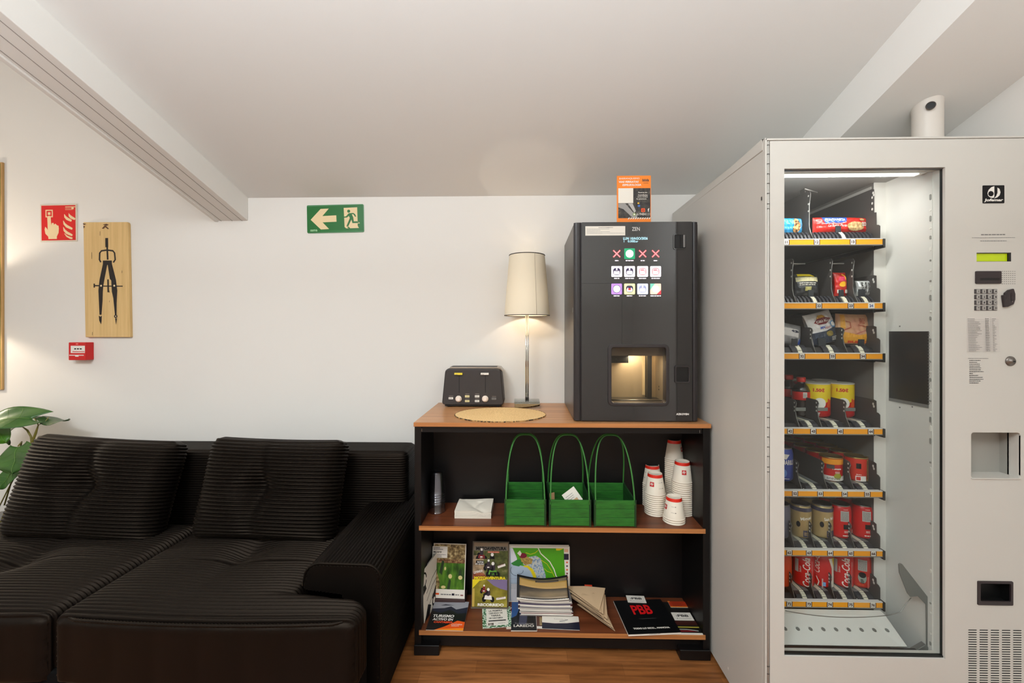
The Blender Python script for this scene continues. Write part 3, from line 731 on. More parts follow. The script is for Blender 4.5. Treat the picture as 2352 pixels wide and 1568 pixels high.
# woven linen that glows through: half translucent
o_ = [x for x in N if x.type == 'OUTPUT_MATERIAL'][0]; tr_ = N.new('ShaderNodeBsdfTranslucent'); tr_.inputs[0].default_value = lin((238, 230, 212))+(1,); mxs = N.new('ShaderNodeMixShader'); mxs.inputs[0].default_value = .035
L.new(b.outputs[0], mxs.inputs[1]); L.new(tr_.outputs[0], mxs.inputs[2]); L.new(mxs.outputs[0], o_.inputs[0])
t = N.new('ShaderNodeTexCoord'); n = N.new('ShaderNodeTexNoise'); n.inputs['Scale'].default_value = 1; mp = N.new('ShaderNodeMapping'); mp.inputs['Scale'].default_value = (600, 600, 60); bp = N.new('ShaderNodeBump'); bp.inputs['Strength'].default_value = .2; bp.inputs['Distance'].default_value = .001
L.new(t.outputs['Object'], mp.inputs[0]); L.new(mp.outputs[0], n.inputs['Vector']); L.new(n.outputs[0], bp.inputs['Height']); L.new(bp.outputs[0], b.inputs['Normal'])
r0, r1 = .1065, .0835
shade = MB().lathe([(r0, zb_), (r1, zt2)], SHF, c=(LX, LY, 0), seg=64).build('lamp_shade', lamp, keepn=True)
for rr_, zz, nm in ((r0, zb_, 'hem'), (r1, zt2, 'hem')):
    MB().lathe([(rr_+.0008, zz-.002), (rr_+.0014, zz+.0015), (rr_-.0012, zz+.0015), (rr_-.0015, zz-.002), (rr_+.0008, zz-.002)], mat('shade trim', (52, 44, 40), .7), c=(LX, LY, 0), seg=64).build(nm, shade)
a = R(-66); m_ = MB(); m_.tube([(LX+(r0+.0004)*math.cos(a), LY+(r0+.0004)*math.sin(a), zb_), (LX+(r1+.0004)*math.cos(a), LY+(r1+.0004)*math.sin(a), zt2)], .0009, mat('shade seam', (176, 164, 140), .8), 6); m_.build('seam', shade)
m_ = MB(); m_.lathe([(0, 1.352), (.010, 1.352), (.010, 1.375), (0, 1.375)], CHROME, c=(LX, LY, 0), seg=20); m_.lathe([(.008, 1.375), (.010, 1.384), (.0085, 1.392), (0, 1.395)], mat('warm bulb', (255, 214, 160), .4, emit=1.5), c=(LX, LY, 0), seg=20); m_.build('bulb', lamp)
m_ = MB()
for k in range(3):
    a = R(30+120*k); m_.tube([(LX, LY, 1.352), (LX+(r0-.004)*math.cos(a), LY+(r0-.004)*math.sin(a), zb_+.01)], .001, CHROME, 5)
m_.build('shade_carrier', lamp)
point('table_lamp_bulb', (LX, LY, 1.412), 1.15, WARM, .012)

# ------------------------------------------------------------ coffee machine
def holed_(x0, x1, z0, z1, y0, y1, h, m):
    mb = MB()
    for a, b2, c, d in ((x0, h[0], z0, z1), (h[1], x1, z0, z1), (h[0], h[1], z0, h[2]), (h[0], h[1], h[3], z1)): mb.box(a, b2, y0, y1, c, d, m)
    return mb
MY = 1.64; MX0 = XA(1318, MY); MX1 = XA(1604, MY); MZ0, MZ1 = ZT, 1.692; ZC0 = MZ0
cm = thing('coffee_machine', 'tall black countertop coffee machine with a lit drink menu and a cup window', 'coffee machine', ((MX0+MX1)/2, 1.85, ZT))
GLOSS = mat('gloss black panel', (34, 32, 32), .07, spec=.55); nt, N, L, b = nodes(GLOSS); b.inputs['Coat Weight'].default_value = .6; b.inputs['Coat Roughness'].default_value = .03
SATB = mat('satin black', (40, 36, 37), .38); SIDE = mat('machine side metal', (74, 68, 62), .32, metal=.35)
for fx in (MX0+.03, MX1-.04):
    for fy in (MY+.06, WY-.06): MB().box(fx-.012, fx+.012, fy-.012, fy+.012, ZC0, ZC0+.005, BLACK).build('foot', cm)
wx0, wx1 = XA(1396, MY), XA(1536, MY); wz1, wz0 = ZA(1466, 790, MY), ZA(1466, 932, MY)
# door shell as a plate with the cup window cut through
out = rrect(MX0, MX1, MZ0+.002, MZ1, .012, 8)
ox0, ox1, oz0, oz1 = wx0+.014, wx1-.012, wz0+.013, wz1-.014
def ringpts(o, i0, i1, j0, j1, r):  # inner rounded rect with the same number of points as o
    return rrect(i0, i1, j0, j1, r, 8)
inn = ringpts(out, ox0, ox1, oz0, oz1, .012)
m_ = MB(); m_.ring(out, inn, MY+.006, MY+.036, SATB); dr = m_.build('door', cm, bevel=.003, seg=3)
cx0, cx1 = XA(1336, MY), XA(1590, MY)
m_ = MB(); o2 = rrect(cx0, cx1, MZ0+.003, MZ1-.001, .003, 8); m_.ring(o2, ringpts(o2, ox0-.001, ox1+.001, oz0-.001, oz1+.001, .012), MY, MY+.0065, GLOSS); m_.build('glass_front', dr, bevel=.0006)
for xa, xb in ((MX0+.0005, cx0-.0012), (cx1+.0012, MX1-.0005)):
    m_ = MB(); xm = (xa+xb)/2; hw = (xb-xa)/2; m_.prism([(xm+hw*math.cos(R(a)), MY+.010-.009*math.sin(R(a))) for a in range(0, 181, 15)]+[(xa, MY+.012), (xb, MY+.012)][::1], MZ0+.004, MZ1-.002, SATB, ax='z', smooth=False); m_.build('corner_post', dr, bevel=.0005)
# window surround and chamber
m_ = MB(); o3 = rrect(wx0, wx1, wz0, wz1, .02, 8); m_.ring(o3, ringpts(o3, ox0, ox1, oz0, oz1, .009), MY-.006, MY+.004, mat('window surround', (46, 41, 41), .45)); m_.build('window_frame', dr, bevel=.003, seg=3)
ci = MB(); SS = mat('chamber steel', (196, 178, 148), .42, metal=.85)
ccx0, ccx1, ccz0, ccz1 = ox0-.006, ox1+.03, oz0-.012, oz1+.012
m_ = MB(); q0, q1, q2, q3 = ccx0-.003, ccx1+.003, ccz0-.003, ccz1+.003
m_ = holed_(MX0+.001, MX1-.012, ZC0+.004, MZ1-.006, MY+.0365, MY+.160, (q0, q1, q2, q3), SIDE); m_.box(MX0+.001, MX1-.012, MY+.160, WY-.012, ZC0+.004, MZ1-.006, SIDE); m_.build('cabinet', cm)
ci.box(ccx0, ccx1, MY+.155, MY+.158, ccz0, ccz1, SS); ci.build('chamber_back', cm)
MB().box(ccx0-.002, ccx0, MY+.037, MY+.158, ccz0, ccz1, BLACK).build('chamber_side', cm)
sr_ = MB(); sr_.box(ccx1-.022, ccx1-.020, MY+.037, MY+.158, ccz0, ccz1, SS); sr_ = sr_.build('chamber_side', cm)
for z in (ccz0+.046, ccz0+.058, ccz1-.03): MB().box(ccx1-.0225, ccx1-.022, MY+.105, MY+.112, z, z+.006, DBLACK).build('slot', sr_)
MB().box(ccx1-.066, ccx1-.048, MY+.120, MY+.156, ccz0, ccz1-.012, DBLACK).build('dark_column', cm)
MB().box(ccx1-.078, ccx1-.068, MY+.150, MY+.157, ccz0+.02, ccz1-.03, mat('bright strip', (226, 204, 160), .3, metal=.6)).build('chamber_strip', cm)
MB().box(ccx0, ccx1-.020, MY+.037, MY+.15, ccz1-.046, ccz1-.002, mat('nozzle housing', (112, 102, 94), .4)).build('nozzle_housing', cm)
noz = MB().box(ccx0, ccx0+.086, MY+.055, MY+.14, ccz1-.076, ccz1-.0465, DBLACK).build('nozzle_block', cm)
m_ = MB(FR((ccx0+.04, MY+.055, ccz1-.062))); m_.rect(.010, .002, .006, .004, mat('dim print', (52, 48, 46), .5)); m_.rect(-.004, .001, .002, .002, STEEL); m_.build('print', noz, keepn=True)
MB().box(ccx0, ccx1-.020, MY+.037, MY+.155, ccz0, ccz0+.010, DBLACK).build('drip_tray', cm)
MB().tube([(ccx0+.002, MY+.05, ccz0+.014), (ccx1-.024, MY+.05, ccz0+.014)], .0025, STEEL, 8).build('drip_rail', cm)
MB().box(ox0-.002, ox1+.002, MY+.001, MY+.003, oz0-.002, oz1+.002, clear('window glass', (236, 232, 224), 1.45, boost=.7)).build('window_pane', dr)
l = area('chamber_light', ((ox0+ox1)/2+.02, MY+.05, ccz1-.05), (R(12), 0, 0), .09, .02, .9, (1, .88, .70))
# recess handle, coin cup, seams
m_ = MB(); hx0, hx1, hz0, hz1 = XA(1546, MY), XA(1577, MY), ZA(1560, 573, MY), ZA(1560, 537, MY)
m_.ring(rrect(hx0, hx1, hz0, hz1, .008, 6), rrect(hx0+.004, hx1-.004, hz0+.004, hz1-.004, .005, 6), MY-.003, MY+.001, GLOSS); m_.box(hx0+.003, hx1-.003, MY-.0005, MY+.0005, hz0+.003, hz1-.003, BLACK); m_.box(hx0+.028, hx0+.031, MY-.003, MY, hz0+.006, hz1-.006, DBLACK); m_.box(hx1-.014, hx1-.007, MY-.004, MY, hz0+.008, hz1-.005, GREY); m_.build('door_lock', dr)
hx0, hx1, hz0, hz1 = XA(1549, MY), XA(1584, MY), ZA(1560, 879, MY), ZA(1560, 839, MY)
m_ = MB(); m_.ring(rrect(hx0, hx1, hz0, hz1, .009, 6), rrect(hx0+.006, hx1-.005, hz0+.005, hz1-.006, .005, 6), MY-.005, MY+.001, mat('window surround', (46, 41, 41), .45)); m_.box(hx0+.005, hx1-.004, MY-.0006, MY+.0004, hz0+.004, hz1-.005, DBLACK); m_.build('coin_return', dr, bevel=.0012)
m_ = MB(FR((0, MY, 0)))
a, c = P(1336, 651, MY), P(1428, 650, MY); m_.rect(a.x, a.z, c.x-a.x, .0008, DBLACK); m_.rect(c.x, P(1430, 800, MY).z, .0008, P(1430, 651, MY).z-P(1430, 800, MY).z, DBLACK)
m_.build('panel_seam', dr, keepn=True)
# printing and lit menu
def W(px, py): p = P(px, py, MY); return p.x, p.z
PXM = (P(1500, 700, MY).x-P(1400, 700, MY).x)/100   # metres per photo pixel at the front
lb = MB(FR((0, MY, 0))); a = W(1344.5, 541); c = W(1436, 519); lb.rect(a[0], a[1], c[0]-a[0], c[1]-a[1], PAPER)
lb.txt('FUNCIONAMIENTO', *W(1375, 523.5), 1.8*PXM, INK, w=33*PXM, bold=.02); lb.lines(W(1348, 526.5)[0], W(1348, 526.5)[1], 60*PXM, 4, 3.2*PXM, .0014, GREY, ragged=.5); lb.lines(W(1348, 536)[0], W(1348, 536)[1], 86*PXM, 1, 3*PXM, .0012, GREY, ragged=0)
lb.build('instruction_label', dr, keepn=True)
m_ = MB(FR((0, MY, 0))); SIL = mat('silver print', (206, 202, 196), .4)
m_.txt('ZEN', *W(1451.5, 530), 8.5*PXM, SIL, w=18*PXM, bold=.01); m_.build('lettering', dr, keepn=True); m_ = MB(FR((0, MY, 0))); m_.txt('AZKOYEN', *W(1553, 953), 4.6*PXM, mat('white print', (236, 232, 226), .5), w=29*PXM, bold=.05); m_.build('lettering', dr, keepn=True)
def em(nm, c, e): return mat('lit '+nm, c, .4, emit=e*.82)
LC = em('cyan', (170, 220, 235), 1.0); LW = em('white', (250, 240, 250), 1.0); LR = em('red', (235, 60, 70), 1.0); LRc = em('pink', (255, 170, 170), 1.0)
m_ = MB(FR((0, MY, 0))); m_.txt('LUN 10/AGO/2026', *W(1431.5, 550.5), 6*PXM, LC, w=56*PXM, bold=.02); m_.txt('1   0.00Eur', *W(1433, 556.5), 5*PXM, LC, w=33*PXM, bold=.01)
m_.build('clock_display', dr, keepn=True)
cols = [1416.5, 1446.0, 1476.0, 1505.8]; rows = [582.5, 623.3, 663.4]
IK = em('navy', (60, 52, 84), .35); IR = em('crimson', (190, 90, 100), .8); IG = em('green', (20, 150, 100), .75); IP = em('purple', (176, 130, 220), .9); IY = em('yellow', (236, 236, 160), .95); IB = em('pale blue', (200, 206, 228), .9); IO = em('peach', (240, 200, 180), .9); IT = em('teal', (110, 190, 170), .8)
for r_ in range(3):
    for q in range(4):
        x, z = W(cols[q], rows[r_]); h = 12.4*PXM; m_ = MB(FR((0, MY, 0)))
        if r_ == 0 and q != 1:
            for sg in (1, -1):
                m_.arc([(x-8*PXM, z-8*PXM*sg), (x+8*PXM, z+8*PXM*sg)], 3.4*PXM, LR); m_.arc([(x-7.6*PXM, z-7.6*PXM*sg), (x+7.6*PXM, z+7.6*PXM*sg)], 1.5*PXM, LRc)
        else:
            bg = IG if r_ == 0 else (LW if r_ == 1 else [IP, IY, IB, IO][q])
            m_.pl(rrect(x-h, x+h, z-h, z+h, 2*PXM), bg)
            if r_ == 2 and q == 3: m_.pl([(x-h, z-h*.2), (x-h, z+h), (x-h*.1, z+h)], IT); m_.pl([(x+h, z-h), (x+h, z-h*.2), (x+h*.2, z-h)], LR)
            if r_ == 2 and q == 0: m_.ell(x, z, 9.4*PXM, 9.4*PXM, IK); m_.ell(x, z, 8.2*PXM, 8.2*PXM, LW)
            elif r_ == 0 or (r_ == 2 and q == 3): m_.ell(x, z, 9*PXM, 9*PXM, IO if r_ else LW); m_.ell(x, z, 8*PXM, 8*PXM, LW); m_.ell(x, z+3*PXM, 6.4*PXM, 3*PXM, IB); m_.ell(x, z+1.2*PXM, 6.2*PXM, 2.6*PXM, LW)
            else:
                c1 = IK if (r_ == 1 and q < 2) or (r_ == 2 and q == 1) else (IR if r_ == 1 else em('slate', (150, 156, 190), .8))
                m_.pl(rrect(x-8.2*PXM, x+8.2*PXM, z-8*PXM, z+8*PXM, 5.5*PXM), c1)
                m_.pl(rrect(x-6.6*PXM, x+6.6*PXM, z-6.6*PXM, z+1.6*PXM, 3.0*PXM), LW)
                if q > 1 and r_ == 1: m_.pl(rrect(x-6.6*PXM, x+6.6*PXM, z-6.2*PXM, z+6.4*PXM, 3*PXM), LW); m_.rect(x-5*PXM, z+2*PXM, 8*PXM, 2.4*PXM, IR); m_.rect(x+4*PXM, z-2*PXM, 1*PXM, 6*PXM, IR)
                elif q == 1 and r_ == 2: m_.rect(x-3*PXM, z-3*PXM, 6*PXM, 4.6*PXM, em('cola red', (190, 50, 50), .9)); m_.rect(x-4.4*PXM, z-5*PXM, 1*PXM, 8*PXM, LW); m_.rect(x+3.4*PXM, z-5*PXM, 1*PXM, 8*PXM, LW)
                else: m_.rect(x-1.5*PXM, z+3*PXM, 3*PXM, 4.6*PXM, LW); m_.rect(x-4*PXM, z+.2*PXM, 8*PXM, 1.1*PXM, c1) if q == 0 else None
        wd = [[8, 18, 9, 9], [12, 20, 17, 19], [14, 13, 17, 24]][r_][q]
        m_.lines(x-wd/2*PXM, z-17*PXM, wd*PXM, 1, 1, 2.2*PXM, LW, ragged=0)
        m_.build('drink_button', dr, keepn=True)
m_ = MB(); m_.box(MX0-.0015, MX0+.002, MY+.028, MY+.038, ZA(1313, 717, MY), ZA(1313, 705, MY), STEEL); m_.build('side_lock', dr, bevel=.0006)

# ------------------------------------------------------------ flyer on the coffee machine
FYY = 1.662; a, c = P(1417, 508, FYY), P(1495, 403, FYY); fz0 = MZ1-.0065
fl = thing('flyer', 'orange canyoning flyer standing upright on top of the coffee machine', 'flyer', ((a.x+c.x)/2, FYY, MZ1))
ORG = mat('flyer orange', (240, 128, 16), .45)
m_ = MB(); m_.box(a.x, c.x, FYY, FYY+.003, MZ1, c.z, ORG); m_.build('board', fl)
fw = c.x-a.x; fh = c.z-a.z
def F_(x, y): return ((x-530)/368*fw, -(y-105)/482*fh)
m_ = MB(FR((a.x, FYY, c.z)))
DK = photo('flyer photo', [(.35, (24, 22, 22)), (.6, (66, 60, 54)), (.75, (120, 112, 104))], 60)
def Fr(x0, y0, x1, y1, m): p = F_(x0, y1); q = F_(x1, y0); m_.rect(p[0], p[1], q[0]-p[0], q[1]-p[1], m)
Fr(544, 238, 892, 555, DK)
for t_, x, y, w_ in (('BARRANQUISMO', 555, 146, 218), ('VIAS FERRATAS', 550, 180, 215), ('ESPELEOLOGIA', 590, 213, 203)): m_.txt(t_, *F_(x, y), 20/482*fh, WHITE, w=w_/368*fw, bold=0 if 'Q' in t_ else .03, shear=.15)
for k in range(6): Fr(806+k*12, 140+(k % 2)*6, 814+k*12, 168, DK)
Fr(815, 182, 870, 185, DK); Fr(544, 238, 706, 396, PAPER)
m_.pl([F_(*p) for p in [(545, 400), (620, 400), (700, 490), (745, 520), (752, 552), (700, 552), (600, 460), (545, 440)]], mat('rock grey', (150, 146, 142), .6))
m_.pl([F_(*p) for p in [(650, 400), (700, 400), (735, 480), (720, 500)]], mat('rope light', (176, 172, 168), .6))
for t_, x, y, w_ in (('Reserva con', 762, 290, 95), ('Actividades', 757, 318, 105), ('para todos', 755, 338, 108), ('la aventura', 742, 358, 106)): m_.txt(t_, *F_(x, y), 13/482*fh, PAPER, w=w_/368*fw, bold=.02)
m_.pl(rrect(*(F_(792, 492)[0], F_(834, 452)[0]), *(F_(792, 492)[1], F_(834, 452)[1]), .003), mat('icon orange', (232, 84, 30), .5)); m_.ell(*F_(813, 472), .0045, .0045, INK); m_.ell(*F_(813, 472), .0028, .0028, mat('icon orange', (232, 84, 30), .5))
m_.txt('f', *F_(862, 488), .013, WHITE, bold=.04); m_.ell(*F_(718, 516), .006, .006, mat('icon green', (120, 150, 60), .5)); m_.ell(*F_(718, 516), .0035, .0035, PAPER)
m_.txt('619484111', *F_(744, 527), 26/482*fh, PAPER, w=142/368*fw); m_.ell(*F_(762, 398), .004, .003, mat('helmet yellow', (230, 180, 40), .5)); m_.ell(*F_(768, 427), .005, .004, mat('suit blue', (60, 110, 190), .5))
for k in range(10): x = 645+k*25; m_.pl([F_(x, 567), (F_(x+14, 567)), (F_(x+26, 550)), (F_(x+12, 550))], PAPER)
m_.build('print', fl, keepn=True)

# ============================================================ MIDDLE SHELF
CUPP = clear('clear plastic', (238, 238, 242), 1.5, boost=1.2, base=.04, rough=.12)
def pcup(root=None):
    m_ = MB(); h = .092; m_.lathe([(.0365, 0), (.0372, .001), (.0365, .003), (.0350, .004), (.0345, .018), (.0338, .019), (.027, h-.006), (.0255, h), (0, h), (0, h-.001), (.0248, h-.001), (.0262, h-.006), (.033, .018), (.0343, .003), (.0365, 0)], CUPP, seg=40)
    return m_
def plastic_stack(px, py, n, lab):
    p = PZ(px, py, ZM); first = None
    for k in range(n):
        if first is None: o = pcup().build('plastic_cup'); first = o
        else: o = first.copy(); COL.objects.link(o)
        o.location = (p.x, p.y, ZM+.0005+k*.010+(.026 if k > 0 else 0)); o['label'] = ('topmost clear plastic cup of the %s' % lab) if k == n-1 else 'clear plastic cup, %s in the %s' % (place_in(k), lab)
        o['category'] = 'cup'; o['group'] = 'clear plastic cups stacked at the left of the middle shelf'
plastic_stack(1003.5, 1173, 6, 'front stack left of the napkins'); plastic_stack(1019, 1144, 6, 'stack against the back panel')

NAP = mat('napkin paper', (236, 228, 212), .8, spec=.15)
p0 = PZ(1044, 1190, ZM); p1 = PZ(1128, 1190, ZM); nw = p1.x-p0.x; nd = .125
nt_ = thing('napkin_stack', 'low stack of white paper napkins with a dented top', 'napkins', ((p0.x+p1.x)/2, p0.y+nd/2, ZM))
def nf(u, v):
    dx, dy = u-.50, v-.42
    z = .030-.006*math.exp(-(abs(dx+dy*.7)/.10)**1.5)*(1-v*.7)-.005*math.exp(-((dx-.35*dy)/.09)**2)*(v > .3)*(v < .8)+.002*math.sin(5*u+3*v)
    return (p0.x+nw*u+.012*v*0, p0.y+nd*v, ZM+z)
m_ = MB(); m_.grid(nf, 30, 24, NAP); m_.build('top_napkin', nt_, keepn=True)
m_ = MB(); nl = 15
for k in range(nl):
    pts = [(u/30) for u in range(31)]; jit = random.uniform(-.0006, .0006)
    v = []; F = []
    ring_ = [(u/30, 0) for u in range(31)]+[(1, v_/24) for v_ in range(1, 25)]+[(u/30, 1) for u in range(29, -1, -1)]+[(0, v_/24) for v_ in range(23, 0, -1)]
    for (u, vv) in ring_:
        a = nf(u, vv); zz = a[2]-ZM
        v.append((a[0]+jit, a[1]+jit, ZM+zz*k/nl)); v.append((a[0]+jit, a[1]+jit, ZM+zz*(k+.85)/nl))
    n_ = len(ring_)
    for q in range(n_): j = (q+1) % n_; F.append((2*q, 2*j, 2*j+1, 2*q+1))
    m_.add(v, F, NAP)
m_.build('napkins', nt_, keepn=True)

# green wooden carriers
GRN = wood('green stained wood', (26, 82, 24), (34, 104, 30), (46, 120, 38), stretch=(14, 14, 90), rough=.5)
GRD = mat('green stained post', (16, 56, 22), .5); GRH = mat('green cord', (54, 122, 48), .55)
def carrier():
    t_ = thing('bottle_carrier', '', 'basket', (0, 0, 0)); w2, d, h = .081, .195, .101
    def part(x0, x1, y0, y1, z0, z1, nm, m=GRN): MB().box(x0, x1, y0, y1, z0, z1, m).build(nm, t_, bevel=.001)
    for y0 in (0, d-.007):
        for k in range(3): part(-w2+.006, w2-.006, y0, y0+.007, .002+k*.0335, .002+k*.0335+.0325, 'slat')
    for x0 in (-w2, w2-.006):
        for k in range(3): part(x0, x0+.006, .003, d-.003, .002+k*.0335, .002+k*.0335+.0325, 'slat', GRD)
    for x0 in (-w2-.001, w2-.0065):
        for y0 in (-.002, d-.006): part(x0, x0+.0075, y0, y0+.008, 0, .104, 'post', GRD)
    part(-w2+.006, w2-.006, .007, d-.007, .001, .006, 'floor_board', GRD)
    for y0, yt in ((-.001, .085), (d+.001, .10)):
        pts = []
        for k in range(41):
            a = PI*k/40; e = math.sin(a)
            x = -w2*.93*math.copysign(abs(math.cos(a))**.62, math.cos(a)); pts.append((x, y0+(yt-y0)*e**1.2, .085+(.335-.085)*e**.92))
        MB().tube(pts, .0030, GRH, 8).build('handle', t_)
    return t_
c0 = carrier()
CL = ['green wooden carrier with hoop handles, next to the napkins', 'green wooden carrier with paper slips inside, between two like it', 'green wooden carrier with hoop handles, nearest the paper cups']
random.seed(11)
for k, px in enumerate((1206.5, 1309, 1412.5)):
    x = XA(px, 1.625)
    if k == 0: c0.location = (x, 1.622, ZM); c0['label'] = CL[0]; c0['group'] = 'green wooden carriers'; WM[c0] = Matrix.Translation(c0.location)
    else: dup(c0, (x, 1.622, ZM), 0, CL[k], 'green wooden carriers')
cx = XA(1309, 1.625)
tk = MB(FR((cx+.015, 1.68, ZM+.0902), rz=R(-8), tilt=R(15), roll=R(38))); tk.box(-.03, .03, -.03, .03, -.001, 0, PAPER); tk.lines(-.022, .012, .04, 3, .008, .0018, GREY); tk.rect(-.024, -.02, .014, .006, RED); tk.rect(.0, -.022, .016, .012, mat('kraft', (196, 158, 116), .7))
tag(tk.build('paper_slip', keepn=True), 'white printed paper slip poking out of the middle green carrier', 'paper')
tk = MB(FR((cx-.066, 1.66, ZM+.078), rz=R(60), tilt=R(8), roll=R(-12))); tk.box(-.02, .02, -.035, .035, -.001, 0, mat('kraft', (196, 158, 116), .7)); tag(tk.build('paper_slip', keepn=True), 'tan slip of paper at the left wall inside the middle green carrier', 'paper')

# paper cups, upside down
CUPW = mat('cup paper white', (232, 222, 204), .55); CRED = mat('cup red band', (222, 40, 18), .45); LOGO = mat('logo red', (196, 16, 20), .45)
def paper_cup():
    h = .083; R0, R1 = .0408, .0285; m_ = MB()
    m_.lathe([(.0395, .0), (.0418, .0), (.0432, .0022), (.0428, .0044), (.0412, .0052), (R0, .006), (R1, h), (R1-.0015, h), (R1-.0025, h-.006), (0, h-.0065)], CUPW, seg=40)
    o = m_.build('paper_cup')
    def onside(p):
        z = p.y; rr_ = R0+(R1-R0)*(z-.006)/(h-.006)+p.z; a = R(-90)+p.x/.034; return (rr_*math.cos(a), rr_*math.sin(a), z)
    b = MB(); b.lathe([(R1+(R0-R1)*.155+.0003, h-.013), (R1+.0003, h-.0006)], CRED, seg=40); b.build('red_band', o)
    d = MB(warp=onside); d.lv = .0004; d.rect(-.033, .036, .017, .018, LOGO); d.txt('illy', -.031, .0395, .0115, WHITE, w=.013, bold=.03, shear=.3); d.build('logo', o)
    e = MB(warp=onside); e.lv = .0004
    for z in (.052, .030): e.rect(.002, z, .016, .0006, GREY); e.ell(.018, z+.0004, .0016, .0014, INK)
    e.build('fill_mark', o); return o
pc0 = paper_cup(); used = [False]
def cup_stack(px, pyb, n, rz, name):
    p = PZ(px, pyb, ZM); c = Vector((p.x, p.y+.043, 0)) * 1.0
    c = Vector((p.x*(p.y+.043)/p.y, p.y+.043))
    for k in range(n):
        top = k == n-1
        lab = ('topmost paper cup, its red band showing, of the %s' % name) if top else 'white paper cup, %s in the %s' % (place_in(k), name)
        loc = (c.x, c.y, ZM+.0002+k*.0084); rot = rz if top else rz+(random.uniform(-.3, .3))
        if top:
            o = pc0.copy(); COL.objects.link(o)
            for ch in pc0.children: q = ch.copy(); COL.objects.link(q); q.parent = o
        else: o = pc0.copy(); COL.objects.link(o)
        o.location = loc; o.rotation_euler = (0, 0, rot); o['label'] = lab; o['category'] = 'cup'; o['group'] = 'upside-down paper cups on the middle shelf'
cup_stack(1548, 1208, 3, R(-40), 'short stack nearest the shelf edge'); cup_stack(1504.5, 1188, 11, R(4), 'front stack on the carrier side')
cup_stack(1498, 1168, 12, R(-100), 'half-hidden stack beside the carriers'); cup_stack(1567, 1188, 17, R(33), 'tall right-hand stack'); cup_stack(1547.5, 1167, 25, R(92), 'tallest, rear stack')
for ch in list(pc0.children): bpy.data.objects.remove(ch)
bpy.data.objects.remove(pc0)
# ============================================================ PRINTED MATTER ON THE BOTTOM SHELF
def leaflet(name, label, cat, c, w, h, M, draw, thick=.0012, edge=PAPER, group=None, base=PAPER):
    """sheet w x h with its lower left corner at the origin of M"""
    m_ = MB(M); m_.box(0, w, 0, h, -thick, 0, edge); root = m_.build(name); tag(root, label, cat, group)
    m_ = MB(M); draw(m_); m_.build('print', root, keepn=True); return root
NAVY = mat('navy print', (24, 28, 48), .45); OLV = photo('olive field', [(.3, (96, 84, 30)), (.5, (130, 120, 36)), (.7, (160, 146, 60))], 22); DIRT = photo('dirt track', [(.3, (120, 100, 76)), (.6, (176, 150, 116))], 40)
GRASS = photo('golf green', [(.35, (28, 64, 14)), (.5, (66, 112, 26)), (.65, (98, 140, 40))], 14, stretch=(3, 1, 1)); ROCK = photo('hill town photo', [(.3, (70, 52, 32)), (.5, (134, 112, 70)), (.68, (196, 176, 130))], 90)
WOODS = photo('forest photo', [(.3, (40, 46, 20)), (.55, (84, 92, 44)), (.7, (130, 122, 84))], 40); ORB = mat('orange print', (226, 84, 18), .45); YLW = mat('yellow print', (226, 204, 24), .45); DKR = mat('dark red print', (120, 24, 30), .5)
# --- golf brochure
def golf(m):
    w, h = .143, .216
    m.rect(0, 0, w, h, PAPER); m.rect(.003, .035, w-.006, .118, GRASS); m.rect(.003, .150, w-.006, .063, ROCK); m.rect(.003, .138, w-.006, .014, photo('roof band', [(.4, (90, 44, 26)), (.6, (150, 120, 80))], 120))
    m.pl([(.003, .035), (.032, .035), (.034, .06), (.020, .10), (.012, .152), (.003, .152)], ROCK)
    for x, y, a, b2 in ((.055, .116, .004, .007), (.078, .086, .008, .009), (.122, .082, .009, .008), (.05, .043, .010, .006)): m.ell(x, y, a, b2, mat('sand', (206, 192, 130), .6))
    m.pl([(.066, .035), (.078, .035), (.082, .07), (.073, .075)], mat('tree shadow print', (24, 50, 16), .6)); m.pl([(.112, .09), (.128, .09), (.126, .112), (.116, .112)], mat('tree shadow print', (24, 50, 16), .6)); m.pl([(.03, .10), (.042, .09), (.05, .145), (.04, .148)], mat('tree shadow print', (24, 50, 16), .6))
    m.rect(-.004, .158, .066, .046, PAPER); m.lv += .0002
    m.rect(-.003, .159, .064, .044, WHITE); m.lines(0, .197, .045, 2, .006, .0022, INK); m.txt('DEL 2-27 IX', 0, .178, .0065, INK, w=.037, bold=.05); m.lines(0, .170, .058, 3, .0045, .0016, NAVY)
    m.rect(.007, .013, .026, .007, ORB); m.lines(.04, .013, .045, 1, 1, .004, GREY, 0); m.rect(.088, .012, .011, .008, NAVY); m.lines(.103, .013, .016, 1, 1, .004, GREY, 0); m.lines(.125, .012, .012, 1, 1, .004, DKR, 0)
a = P(991, 1368, 1.70)
# pile it stands on, and a few sheets poking out beside it
tag(MB().box(-.392, -.262, 1.755, 1.828, ZB+.0005, ZB+.028, mat('booklet dark', (66, 44, 42), .6)).build('booklet_pile', bevel=.001), 'low dark pile of booklets behind the tourism brochure, under the golf brochure', 'booklets')
M = FR((XA(990.5, 1.765), 1.766, ZB+.029), rz=R(-2), tilt=R(11)); leaflet('brochure', 'brochure with a green golf course photo and a white sticker, leaning at the left', 'brochure', None, .143, .216, M, golf, .004)
